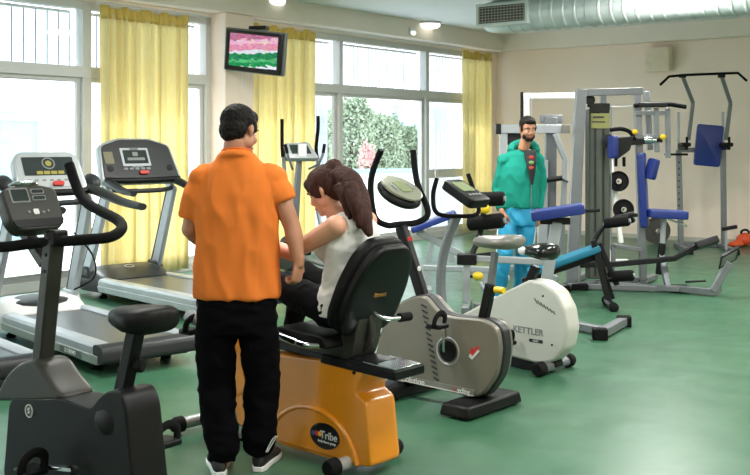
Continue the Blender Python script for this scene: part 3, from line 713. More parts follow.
# ================================================================== orange recumbent bike
FRc = Frame(-.03, 4.95, 138)
M_or = mat('orange_shell', (220, 136, 16), .32, var=.04, coat=.4, bump=.02, bscale=20)
def bike_orange():
    F = FRc; r = root('recumbent_bike', 'orange recumbent exercise bike with black seat that the seated woman uses', 'exercise bike', F)
    p = F.p; hv = .105
    def poly(pts, v): return [(p(x, y, v).x, p(x, y, v).z) for x, y in pts]
    # rear housing with wheel-arch curve: seen from its left side
    P = poly([(368, 366), (358, 384), (356, 394), (366, 402), (372, 468), (352, 472), (346, 466), (332, 466), (282, 448), (236, 424), (228, 372), (236, 352), (262, 352)], hv)
    P = [(a, max(b, .035)) for a, b in P]
    body = MB().prism(round_poly(P, .025), -hv, hv, inset=.02).build('housing', M_or, r, .012, seg=3)
    # raised fender arc on both sides
    ac = p(312, 452, hv); rr = .25
    for s in (-1, 1):
        arc = [(ac.x+rr*1.25*cos(a), s*hv, ac.z-.06+rr*1.12*sin(a)) for a in [R(12+x*12) for x in range(14)]]
        MB().tube(arc, .016, 10, sq=1).build('fender_rib', M_or, r)
        disc = [(ac.x+rr*1.2*cos(R(a)), ac.z-.06+rr*1.07*sin(R(a))) for a in range(-15, 196, 8)]
        disc = [(a, max(b, .06)) for a, b in disc]
        MB().prism(disc, s*(hv-.01), s*(hv+.012)).build('fender_panel', M_or, r, .008)
    # badge
    b = p(325, 436, hv+.014)
    bd = MB().plate([(.098*cos(a), .062*sin(a)) for a in [2*pi*k/36 for k in range(36)]], V(b.x, hv+.016, b.z), V(-1, 0, 0), V(0, 0, 1), V(0, 1, 0), .005).build('oval_badge', mat('badge_black', (22, 20, 26), .3), r)
    tx = lambda s, x, z, sz, m: text('lettering', s, m, bd, (b.x-x, hv+.0195, b.z+z), (-1, 0, 0), (0, 0, 1), sz, bold=.0004)
    tx('Tribe', .030, .004, .052, M_ink); tx('body fitness group', .018, -.027, .016, M_ink); tx('e', -.078, .006, .042, mat('badge_blue', (70, 90, 170), .4))
    for x, cc_ in ((-.052, (200, 50, 40)), (-.030, (240, 180, 60))):
        MB().cyl((b.x-x, hv+.018, b.z+.006), (b.x-x, hv+.0205, b.z+.006), .0125, seg=18).build('badge_dot', mat('badge_%d' % cc_[1], cc_, .4), bd)
    for q in ((268, 368), (353, 373)):
        s = p(*q, hv+.01); MB().cyl((s.x, hv-.01, s.z), (s.x, hv+.008, s.z), .008, seg=12).build('screw', M_black, r)
    # front pedal tower and console
    f0 = V(.80, 0, 0)
    P = [(f0.x-.05, .26), (f0.x+.20, .14), (f0.x+.30, .20), (f0.x+.34, .62), (f0.x+.33, .80), (f0.x+.24, .80), (f0.x+.20, .56), (f0.x+.02, .50)]
    MB().prism(round_poly(P, .05), -.11, .11, inset=.03).build('front_tower', M_or, r, .012, seg=3)
    MB().bar((f0.x+.34, 0, .76), (f0.x+.27, 0, 1.08), .07, .09, up=V(1, 0, 0)).build('console_mast', M_dark, r, .012)
    tl = R(68); cd = V(cos(tl), 0, sin(tl)); nr = V(-sin(tl), 0, cos(tl)); cc = V(f0.x+.24, 0, 1.16)
    con = MB().plate(round_poly([(-.17, -.12), (.17, -.12), (.15, .13), (-.15, .13)], .04), cc, V(0, -1, 0), cd, nr, .06, .05).build('console', M_dark, r, .004)
    MB().plate(round_poly([(-.11, -.05), (.11, -.05), (.11, .08), (-.11, .08)], .01), cc+nr*.033, V(0, -1, 0), cd, nr, .006).build('display', M_lcdg, con)
    for i in range(5): MB().plate(round_poly([(-.014, -.01), (.014, -.01), (.014, .01), (-.014, .01)], .004), cc+nr*.034-cd*.085+V(0, .09-i*.045, 0), V(0, -1, 0), cd, nr, .006).build('key', M_inkg, con)
    MB().tube([(f0.x-.26, .24, 1.05), (f0.x-.10, .25, 1.03), (f0.x+.14, .20, .99), (f0.x+.30, 0, .98), (f0.x+.14, -.20, .99), (f0.x-.10, -.25, 1.03), (f0.x-.26, -.24, 1.05)], .015, 10, sm=5).build('front_handlebar', M_foam, r)
    k0 = (f0.x+.14, .47)
    MB().lathe([(-.14, .06), (-.13, .075), (.13, .075), (.14, .06)], (k0[0], 0, k0[1]), (0, 1, 0), 24).build('crank_cover', M_dark, r)
    pedal(r, (k0[0], .15, k0[1]), R(35), 1); pedal(r, (k0[0], -.15, k0[1]), R(215), -1)
    # rail and carriage
    a, b_ = p(268, 336, 0), p(412, 352, 0)
    zt = .51
    rl = MB().bar((-.12, 0, zt), (.90, 0, zt+.04), .15, .055).build('seat_rail', M_black, r, .008)
    MB().bar((-.26, 0, zt-.01), (.22, 0, zt+.005), .22, .045).build('rear_step', M_black, r, .008)
    MB().bar((-.25, 0, zt+.016), (-.05, 0, zt+.025), .19, .006).build('step_plate', M_chrome, r, .002)
    # seat carriage frame, cushion, backrest
    MB().prism(round_poly([(.04, .53), (.40, .535), (.44, .60), (.12, .605), (.04, .80), (-.03, .79), (.01, .60)], .025), -.09, .09).build('seat_carriage', M_olive, r, .008)
    MB().prism(round_poly([(.08, .585), (.44, .60), (.46, .63), (.44, .66), (.10, .645)], .025), -.20, .20, inset=.05).build('seat_cushion', M_vinyl, r, .012)
    bt, bb = p(392, 238, 0), p(352, 328, 0)
    bb = V(.085, 0, .665); bt = V(-.125, 0, 1.105); ax = (bt-bb).normalized(); fw = V(ax.z, 0, -ax.x)
    hh = (bt-bb).length
    PB = [(-.15, 0.0), (.15, 0.0), (.20, .08), (.205, .26), (.17, .42), (.10, .50), (-.10, .50), (-.17, .42), (-.205, .26), (-.20, .08)]
    PB = round_poly([(x, y*hh/.50) for x, y in PB], .05)
    MB().plate(PB, bb+fw*.02, V(0, -1, 0), ax, -fw, .065, .05).build('backrest', M_vinyl, r, .01, sharp=60)
    sh = MB().plate([(x*.97, y*.97+.008) for x, y in PB], bb-fw*.035, V(0, -1, 0), ax, -fw, .06, .16).build('backrest_shell', M_black, r, .008, sharp=60)
    lc = bb+ax*hh*.47-fw*.067
    for i, (s_, m_) in enumerate((('fitness', mat('badge_gold', (160, 120, 60), .5)),)):
        text('lettering', s_, m_, sh, lc, (0, -1, 0), ax, .035, extrude=.002)
    MB().tube([(bb.x-.08, 0, bb.z+.12), (bb.x-.10, 0, bb.z-.02), (bb.x-.02, 0, bb.z-.12)], .022, 10, sm=4).build('backrest_tube', M_olive, r)
    for s in (-1, 1):
        MB().tube([(.10, s*.14, .60), (.18, s*.22, .60), (.27, s*.235, .61)], .014, 10, sm=5).build('side_handle', M_chrome, r)
        MB().cyl((.25, s*.235, .608), (.40, s*.24, .63), .018, seg=14).build('handle_grip', M_chrome, r)
        MB().cyl((.385, s*.24, .628), (.425, s*.2405, .633), .021, seg=14).build('grip_cap', M_rub, r)
    MB().tube([(.02, 0, .78), (-.07, -.02, .73), (-.11, -.10, .725)], .012, 10, sm=4).build('recline_lever', M_chrome, r)
    MB().cyl((-.108, -.10, .725), (-.115, -.17, .725), .022).build('lever_knob', M_rub, r)
    stabiliser('rear_stabiliser', r, .03, .46, .05, .032, M_sil, .06); stabiliser('front_stabiliser', r, f0.x+.36, .52, .05, .032, M_sil, .06)
    MB().bar((.05, 0, .06), (f0.x+.40, 0, .08), .07, .06).build('base_beam', M_dark, r, .01)
bike_orange()

# ================================================================== grey upright bike
FG = Frame(.64, 6.02, 139)
M_gs = mat('warm_grey_shell', (116, 113, 102), .38, metal=.15, var=.03)
def bike_grey():
    F = FG; r = root('exercise_bike', 'grey upright exercise bike with red and white side lettering, behind the orange recumbent', 'exercise bike', F)
    p = F.p; hv = .075
    def poly(pts, v): return [(p(x, y, v).x, p(x, y, v).z) for x, y in pts]
    P = poly([(412, 297), (424, 296), (432, 306), (440, 315), (455, 318), (483, 320), (497, 328), (500, 350), (496, 376), (482, 396), (470, 398), (440, 390), (388, 378), (372, 368), (380, 330), (395, 305)], hv)
    P = round_poly(P, .05)
    sh = MB().prism(P, -hv, hv, inset=.015).build('flywheel_housing', M_gs, r, .006)
    cx = sum(a for a, b in P)/len(P); cz = sum(b for a, b in P)/len(P)
    rim = [(cx+(a-cx)*1.0, b) for a, b in P]
    MB().prism([(cx+(a-cx)*1.03, cz+(b-cz)*1.03) for a, b in P], -hv*.5, hv*.5).build('rear_edge_band', M_dark, r, .01)
    # dark vent slots
    for i in range(15):
        y = 306+i*5.6; q = p(424+i*.95, y, hv)
        MB().box((q.x, hv+.001, q.z), (.042, .006, .009), rotm('Y', -18)).build('vent_slot', M_inkd, sh)
    # crank disc
    k = p(448, 351, hv)
    MB().lathe([(0, .085), (.004, .085), (.006, .078), (.002, .075)], (k.x, hv, k.z), (0, 1, 0), 32).build('crank_ring', M_sil, r)
    MB().lathe([(0, .062), (.006, .062), (.008, 0)], (k.x, hv, k.z), (0, 1, 0), 32).build('crank_disc', M_black, r)
    pedal(r, (k.x, hv+.03, k.z), R(92), 1, arm=.165); pedal(r, (k.x, -hv-.03, k.z), R(272), -1, arm=.165)
    # lettering band
    a, b_ = p(384, 374, hv), p(474, 393, hv); d = (b_-a).normalized(); n_ = V(0, 1, 0); up = d.cross(n_)*-1
    if up.z < 0: up = -up
    L = (b_-a).length; mid = (a+b_)/2
    band = MB().plate([(-L/2, -.018), (L/2, -.018), (L/2+.01, .018), (-L/2, .018)], V(mid.x, hv+.004, mid.z), d, up, n_, .006).build('name_band', mat('band_grey', (118, 120, 114), .35), r)
    def tx(s, t, sz, m, dz=0): q = a+d*L*t+up*dz; return text('lettering', s, m, band, (q.x, hv+.008, q.z), d, up, sz, bold=.0006)
    tx('e', .10, .056, M_ink); tx('-v', .19, .052, M_red); tx('olution', .37, .052, M_ink); tx('c', .80, .046, M_red, .002); tx('ycling', .90, .040, M_ink, .0)
    MB().plate([(-L*.46, -.0025), (L*.5, -.0025), (L*.5, .0025), (-L*.46, .0025)], V(mid.x, hv+.008, mid.z)-up*.014, d, up, n_, .002).build('pinstripe', M_ink, band)
    # red / white emblem near the rear
    e = p(473, 352, hv)
    MB().plate([(-.03, -.03), (-.005, -.045), (.05, .012), (.035, .02), (-.005, -.025), (-.012, .0)], V(e.x, hv+.002, e.z), V(-1, 0, 0), V(0, 0, 1), n_, .003).build('emblem_white', M_ink, sh)
    MB().plate([(-.02, -.012), (.0, -.028), (.05, .03), (.035, .035), (.012, .01), (-.008, .02)], V(e.x, hv+.004, e.z+.006), V(-1, 0, 0), V(0, 0, 1), n_, .003).build('emblem_red', M_red, sh)
    # post, console, bars
    b0, b1 = p(424, 300, 0), p(401, 226, 0)
    MB().bar(b0, b1, .055, .07, up=V(1, 0, 0)).build('front_post', M_black, r, .01)
    q = b0.lerp(b1, .42); MB().ell((q.x-.038, .0, q.z), (.006, .016, .02)).build('post_sticker', M_ink, r)
    q = b0.lerp(b1, .80); MB().box((q.x-.033, .0, q.z), (.01, .04, .05)).build('red_label', M_red, r, .002)
    ct = p(399, 194, 0); cu, cz_ = ct.x, ct.z
    rot = rotm('Y', -32)
    con = MB().ell((cu, 0, cz_), (.15, .15, .055), rot, 28, 12).build('console', M_black, r)
    tp = V(sin(R(28)), 0, cos(R(28)))*-1; nn = rot @ V(0, 0, 1); dd = rot @ V(1, 0, 0)
    MB().plate([(.14*cos(t), .138*sin(t)) for t in [2*pi*k/30 for k in range(30)]], V(cu, 0, cz_)+nn*.044, V(0, 1, 0), dd, nn, .018, .08).build('console_face', mat('console_grey', (130, 132, 116), .3), con)
    MB().plate(round_poly([(-.05, -.055), (.05, -.055), (.05, .055), (-.05, .055)], .012), V(cu, 0, cz_)+nn*.055, V(0, 1, 0), dd, nn, .006).build('display', M_lcdg, con)
    for s in (-1, 1): MB().plate(round_poly([(-.012, -.03), (.012, -.03), (.012, .03), (-.012, .03)], .005), V(cu, s*.075, cz_)+nn*.055, V(0, 1, 0), dd, nn, .005).build('key', M_inkg, con)
    hz = b1.z
    hs = .175
    def hp(x, y, v): return p(x, y, v)
    MB().tube([hp(381, 150, .185), hp(371, 180, .185), hp(374, 215, .185), hp(386, 225, .13), V(b1.x, 0.02, hp(400, 224, 0).z), hp(418, 222, -.10), hp(428, 212, -.16), hp(417, 182, -.185), hp(413, 150, -.185)], .020, 12, sm=6).build('handlebar', M_foam, r)
    # saddle (seat post telescopes out of the housing)
    s0, s1 = p(483, 322, 0), p(491, 284, 0); s2 = p(495, 252, 0)
    MB().bar(s0, s1, .05, .055, up=V(1, 0, 0)).build('seat_sleeve', M_black, r, .006); MB().bar(s1, s2, .034, .036, up=V(1, 0, 0)).build('seat_post', M_steel, r, .004)
    MB().cyl((s1.x-.03, 0, s1.z-.03), (s1.x-.09, 0, s1.z-.03), .02).build('adjusting_knob', M_yel, r)
    sc = p(498, 242, 0); rings = []
    for t, w_, h_, dz in ((-.15, .02, .02, .01), (-.135, .09, .038, .01), (-.08, .12, .044, .004), (0, .11, .042, 0), (.07, .07, .038, -.002), (.13, .045, .032, -.004), (.165, .02, .018, -.006)):
        rings.append([(sc.x+t, w_*cos(a), sc.z+dz+h_*sin(a)) for a in [2*pi*k/22 for k in range(22)]])
    MB().loft(rings).build('saddle', M_seatg, r, sharp=60)
    # broad rubber feet
    for u, nm in ((.02, 'rear_foot'), (p(402, 388, 0).x, 'front_foot')):
        MB().box((u, 0, .045), (.21, .56, .07), taper=.93).build(nm, M_black, r, .015)
        MB().bar((u, 0, .07), (u+(.12 if u < .1 else -.08), 0, .20), .05, .05, up=V(0, 1, 0)).build('foot_strut', M_sil, r, .008)
bike_grey()

# ================================================================== white upright bike behind
FK = Frame(1.24, 7.02, 139)
def bike_white():
    F = FK; r = root('exercise_bike', 'white upright exercise bike with grey lettering and a black saddle, behind the grey bike', 'exercise bike', F)
    p = F.p; hv = .085
    def poly(pts, v): return [(p(x, y, v).x, p(x, y, v).z) for x, y in pts]
    P = poly([(528, 280), (541, 282), (556, 292), (565, 310), (568, 330), (564, 350), (553, 362), (538, 364), (500, 354), (470, 344), (452, 338), (448, 322), (470, 310), (500, 294)], hv)
    P = round_poly(P, .03)
    sh = MB().prism(P, -hv, hv, inset=.03).build('shell', mat('off_white_shell', (186, 186, 178), .35, var=.02), r, .01)
    Q = poly([(552, 360), (538, 362), (500, 352), (452, 336), (450, 344), (500, 362), (536, 374), (552, 368)], hv*.8)
    MB().prism(Q, -hv*.8, hv*.8).build('lower_sill', M_black, r, .006)
    a, b_ = p(509, 331, hv), p(545, 333, hv); c_ = p(528, 331, hv)
    text('lettering', 'KETTLER', M_inkg, sh, (c_.x, hv+.002, c_.z), (-1, 0, -.02), (0, 0, 1), .062, bold=.001)
    q = p(536, 341, hv); pl = MB().plate(round_poly([(-.055, -.011), (.055, -.011), (.055, .011), (-.055, .011)], .01), V(q.x, hv+.001, q.z), V(-1, 0, 0), V(0, 0, 1), V(0, 1, 0), .003).build('model_pill', M_inkd, sh)
    text('lettering', 'GOLF', M_ink, pl, (q.x, hv+.003, q.z), (-1, 0, 0), (0, 0, 1), .018)
    for i in range(7):
        q = p(536+i*3.0, 301+i*1.9, hv); MB().box((q.x, hv+.0, q.z), (.006, .006, .045-.003*i), rotm('Y', 35)).build('vent_slot', M_inkd, sh)
    for x, y in ((543, 296), (552, 345)): q = p(x, y, hv); MB().cyl((q.x, hv-.01, q.z), (q.x, hv+.003, q.z), .007, seg=12).build('screw', M_black, sh)
    k = p(500, 325, hv); MB().lathe([(0, .045), (.01, .045), (.012, .03), (.02, .02), (.02, 0)], (k.x, hv, k.z), (0, 1, 0), 24).build('crank_disc', M_dark, r)
    pedal(r, (k.x, hv+.03, k.z), R(215), 1); pedal(r, (k.x, -hv-.03, k.z), R(35), -1)
    # curved front post
    pts = [p(444, 318, 0), p(441, 290, 0), p(442, 262, 0), p(448, 238, 0), p(457, 216, 0)]
    MB().tube(pts, .036, 14, sm=5).build('front_post', M_steel, r)
    MB().box((p(444, 326, 0).x, 0, .22), (.20, .11, .20), taper=.7).build('front_housing', M_black, r, .02)
    # console: tall slab seen on edge
    cc = p(466, 194, 0); tl = R(28); cd = V(cos(tl), 0, sin(tl)); nr = V(-sin(tl), 0, cos(tl))
    con = MB().plate(round_poly([(-.12, -.15), (.12, -.15), (.11, .16), (-.11, .16)], .04), cc, V(0, -1, 0), cd, nr, .07, .05).build('console', M_black, r, .004)
    MB().plate(round_poly([(-.075, -.02), (.075, -.02), (.075, .11), (-.075, .11)], .01), cc+nr*.038, V(0, -1, 0), cd, nr, .005).build('display', M_lcdg, con)
    for i in range(4): MB().plate(round_poly([(-.012, -.01), (.012, -.01), (.012, .01), (-.012, .01)], .004), cc+nr*.038-cd*.07+V(0, .06-i*.04, 0), V(0, -1, 0), cd, nr, .006).build('key', M_inkg, con)
    h = p(459, 216, 0)
    MB().tube([p(437, 178, .20), p(433, 196, .21), p(437, 213, .17), V(h.x, .02, h.z), p(478, 213, -.16), p(474, 192, -.20), p(468, 174, -.20)], .0165, 12, sm=6).build('handlebar', M_foam, r)
    MB().cyl(p(436, 170, .20), p(437, 180, .20), .012).build('bar_end', M_chrome, r)
    s0, s1 = p(527, 288, 0), p(536, 266, 0)
    MB().bar(s0, s1, .055, .06, up=V(1, 0, 0)).build('seat_post', M_black, r, .01)
    sc = p(539, 251, 0); rings = []
    for t, w_, h_, dz in ((-.13, .03, .03, .0), (-.11, .10, .055, .0), (-.05, .12, .06, .0), (.03, .09, .05, 0), (.09, .055, .04, -.002), (.13, .03, .022, -.004)):
        rings.append([(sc.x+t, w_*cos(a), sc.z+dz+h_*sin(a)) for a in [2*pi*k/22 for k in range(22)]])
    MB().loft(rings).build('saddle', mat('gloss_black_vinyl', (20, 20, 20), .22), r, sharp=60)
    q = sc+V(.10, .06, .0); MB().ell(q, (.03, .025, .03)).build('saddle_wrap', M_white, r)
    stabiliser('rear_stabiliser', r, .02, .40, .05, .034, M_steel, .07, 1.4); stabiliser('front_stabiliser', r, .86, .40, .05, .034, M_steel, .07, 1.4)
    MB().prism(round_poly([(-.03, .04), (.10, .05), (.16, .17), (.02, .15)], .02), -.05, .05).build('rear_bracket', M_black, r, .01)
    MB().bar((.04, 0, .10), (.88, 0, .10), .08, .06).build('base_beam', M_black, r, .01)
bike_white()

# ================================================================== elliptical trainer by the window
FE = Frame(-.72, 11.4, 118)
def elliptical():
    F = FE; r = root('elliptical_trainer', 'grey elliptical trainer with upright black arms between the standing man and the window', 'elliptical trainer', F)
    p = F.p
    c = p(300, 153, 0); u0 = c.x
    MB().bar((u0+.22, 0, .2), (u0+.02, 0, c.z-.05), .09, .08, up=V(1, 0, 0), w2=.06, h2=.06).build('mast', M_steel, r, .012)
    tl = R(50); cd = V(cos(tl), 0, sin(tl)); nr = V(-sin(tl), 0, cos(tl))
    con = MB().plate(round_poly([(-.20, -.10), (.20, -.10), (.14, .14), (-.18, .12)], .04), c, V(0, -1, 0), cd, nr, .07, .05).build('console', M_sil, r, .004)
    MB().plate(round_poly([(-.12, -.04), (.12, -.04), (.10, .09), (-.12, .09)], .01), c+nr*.037, V(0, -1, 0), cd, nr, .006).build('display', M_lcd, con)
    MB().box(c+nr*.06-cd*.02, (.03, .10, .16)).build('paper_label', M_white, con, .003)
    for s in (-1, 1):
        t = p(282 if s > 0 else 318, 119 if s > 0 else 116, s*.21)
        e = V(u0+.02, s*.21, 1.40); g = V(u0+.0, s*.21, t.z-.02)
        MB().tube([e+V(-.02, 0, 0), e+V(.0, 0, .12), V(t.x, s*.21, t.z-.15), V(t.x, s*.21, t.z)], .020, 12, sm=5).build('arm_grip', M_foam, r)
        MB().tube([V(u0-.02, s*.21, 1.40), V(u0-.05, s*.21, 1.15), V(u0-.02, s*.21, .8), V(u0-.25, s*.22, .35)], .022, 12, sm=5).build('moving_arm', M_steel, r)
        MB().tube([V(u0-.25, s*.22, .35), V(u0-1.15, s*.20, .30)], .025, 12).build('pedal_bar', M_steel, r)
        MB().box((u0-.42, s*.20, .38), (.36, .15, .05)).build('foot_plate', M_black, r, .02)
        MB().tube([(u0-.02, s*.10, c.z-.18), (u0-.13, s*.17, c.z-.12), (u0-.15, s*.22, c.z+.0)], .014, 10, sm=4).build('fixed_handle', M_steel, r)
        MB().tube([(u0-.15, s*.22, c.z+.0), (u0-.14, s*.24, c.z+.10)], .018, 10).build('fixed_grip', M_foam, r)
    fw_ = MB().lathe([(-.09, .0), (-.09, .28), (-.07, .31), (.07, .31), (.09, .28), (.09, 0)], (u0-1.05, 0, .42), (0, 1, 0), 36).build('flywheel_cover', M_sil, r, sharp=50)
    MB().lathe([(.09, .07), (.096, .07), (.097, 0)], (u0-1.05, 0, .42), (0, 1, 0), 24).build('round_badge', M_dark, r)
    MB().prism(round_poly([(u0+.05, .10), (u0+.42, .10), (u0+.36, .45), (u0+.16, .52)], .06), -.10, .10, inset=.05).build('front_fairing', M_dark, r, .01)
    MB().bar((u0-1.2, 0, .09), (u0+.35, 0, .09), .08, .07).build('base_beam', M_steel, r, .01)
    stabiliser('rear_stabiliser', r, u0-1.2, .5, .045, .032, M_steel); stabiliser('front_stabiliser', r, u0+.33, .6, .045, .032, M_steel)
elliptical()
# ================================================================== strength machines
M_blue = mat('blue_vinyl', (26, 46, 118), .42, var=.06, bump=.06, bscale=120)
M_teal = mat('teal_vinyl', (16, 104, 132), .42, var=.06, bump=.06, bscale=120)
M_bsteel = mat('black_painted_steel', (17, 18, 19), .45, spec=.3, var=.08)
M_shroud = mat('dark_green_grey_shroud', (78, 84, 76), .45, var=.06)

def pad(name, c, ax, up, L, W, T, m, par, rr=.03):
    """cushion: ax long axis, up = thickness direction"""
    ax = V(*ax).normalized(); up = V(*up).normalized(); sd = up.cross(ax).normalized(); up = ax.cross(sd).normalized()
    P = round_poly([(-L/2, -W/2), (L/2, -W/2), (L/2, W/2), (-L/2, W/2)], rr)
    return MB().plate(P, c, ax, sd, up, T, .04).build(name, m, par, .008, sharp=60)
def roller(name, c, d, L, r_, m, par):
    c = V(*c); d = V(*d).normalized()
    o = MB().lathe([(-L/2, 0), (-L/2, r_*.8), (-L/2+.015, r_), (L/2-.015, r_), (L/2, r_*.8), (L/2, 0)], c, d, 22).build(name, m, par)
    MB().lathe([(-L/2-.012, 0), (-L/2-.012, r_*.38), (L/2+.012, r_*.38), (L/2+.012, 0)], c, d, 16).build('roller_cap', M_pale, o)
    return o
def foot(par, c, sz=(.08, .08, .05), m=None): return MB().box((c[0], c[1], sz[2]/2), sz).build('rubber_foot', m or M_rub, par, .008)

# ---- pull-up and dip station (captain's chair) against the right wall
def pullup():
    F = Frame(4.55, 15.0, -6); r = root('pull_up_station', 'grey pull-up and dip station with a blue back pad by the cream wall', 'pull-up station', F)
    p = F.p; v = .12
    xl, xr = p(680, 240, v), p(724, 240, v)
    for (tx, bx, nm) in ((678.5, 681, 'upright'), (723, 724, 'upright')):
        a = p(tx, 150, v); b = p(bx, 240, v)
        MB().bar((b.x, v, .04), (a.x, v, a.z), .075, .075).build(nm, M_steel, r, .008)
        MB().bar((a.x, v, a.z-.03), (a.x, v, p(tx, 112, v).z), .035, .035).build('upper_post', M_pale, r, .006)
        if tx < 700:
            for i in range(9): MB().box((a.x-.0, v-.04, .55+i*.09), (.018, .006, .03)).build('adjust_hole', M_bsteel, r)
    for tx, bx in ((683, 694), (722, 731.5)):
        q0 = p(tx-.5, 76, v-.15); q1 = p(bx-1, 103, v-.05); q2 = p(bx-5.5, 140, v)
        MB().bar(q0, q1, .05, .055, up=V(0, 1, 0)).build('top_arm', M_steel, r, .006)
        MB().bar(q1, q2, .05, .06, up=V(0, 1, 0)).build('gusset', M_steel, r, .006)
        MB().box(q0, (.10, .06, .05)).build('bar_clamp', M_bsteel, r, .006)
    pts = [p(660, 85, v-.17), p(669, 76.5, v-.17), p(684, 75, v-.17), p(722, 73.5, v-.17), p(738, 73, v-.17), p(747, 81, v-.17)]
    MB().tube(pts, .019, 12).build('chin_bar', M_foam, r)
    a, b = p(716, 122, -.02), p(700, 167, -.06)
    ca = p(708.5, 145.5, -.04); pad('back_pad', ca, (.09, -.05, 1), (0, -1, -.06), .60, .37, .075, M_blue, r, .04)
    for px in (681, 722):
        q = p(px, 148, 0); 
        MB().bar((q.x, v+.02, q.z), (q.x, -.42, q.z), .05, .05).build('arm_bar', M_bsteel, r, .008)
        MB().box((q.x, -.25, q.z+.05), (.12, .40, .06)).build('arm_pad', M_vinyl, r, .02)
        MB().cyl((q.x, -.44, q.z), (q.x, -.44, q.z+.16), .018).build('hand_grip', M_foam, r)
    q = p(683, 153, 0); MB().cyl((q.x-.28, -.1, q.z-.02), (q.x+.05, -.1, q.z-.02), .016).build('dip_handle', M_foam, r)
    MB().bar((xl.x-.02, v, p(690, 150, v).z), (xr.x+.02, v, p(690, 150, v).z), .07, .07).build('cross_tube', M_steel, r, .006)
    for x in (xl.x, xr.x):
        MB().bar((x, .45, .035), (x, -.62, .035), .075, .07).build('base_tube', M_steel, r, .008); 
        MB().bar((x, -.60, .02), (x, -.63, .045), .09, .08).build('tube_cap', M_bsteel, r, .004)
    MB().bar((xl.x, .42, .035), (xr.x, .42, .035), .07, .07).build('rear_base_tube', M_steel, r, .008)
    x = p(712, 220, -.5).x; 
    MB().bar((xr.x-.10, -.45, .05), (xr.x-.10, -.45, .36), .03, .03).build('step_post', M_pale, r, .004)
    MB().bar((xr.x+.05, -.45, .38), (xr.x-.16, -.45, .34), .06, .05).build('foot_step', M_bsteel, r, .008)
pullup()

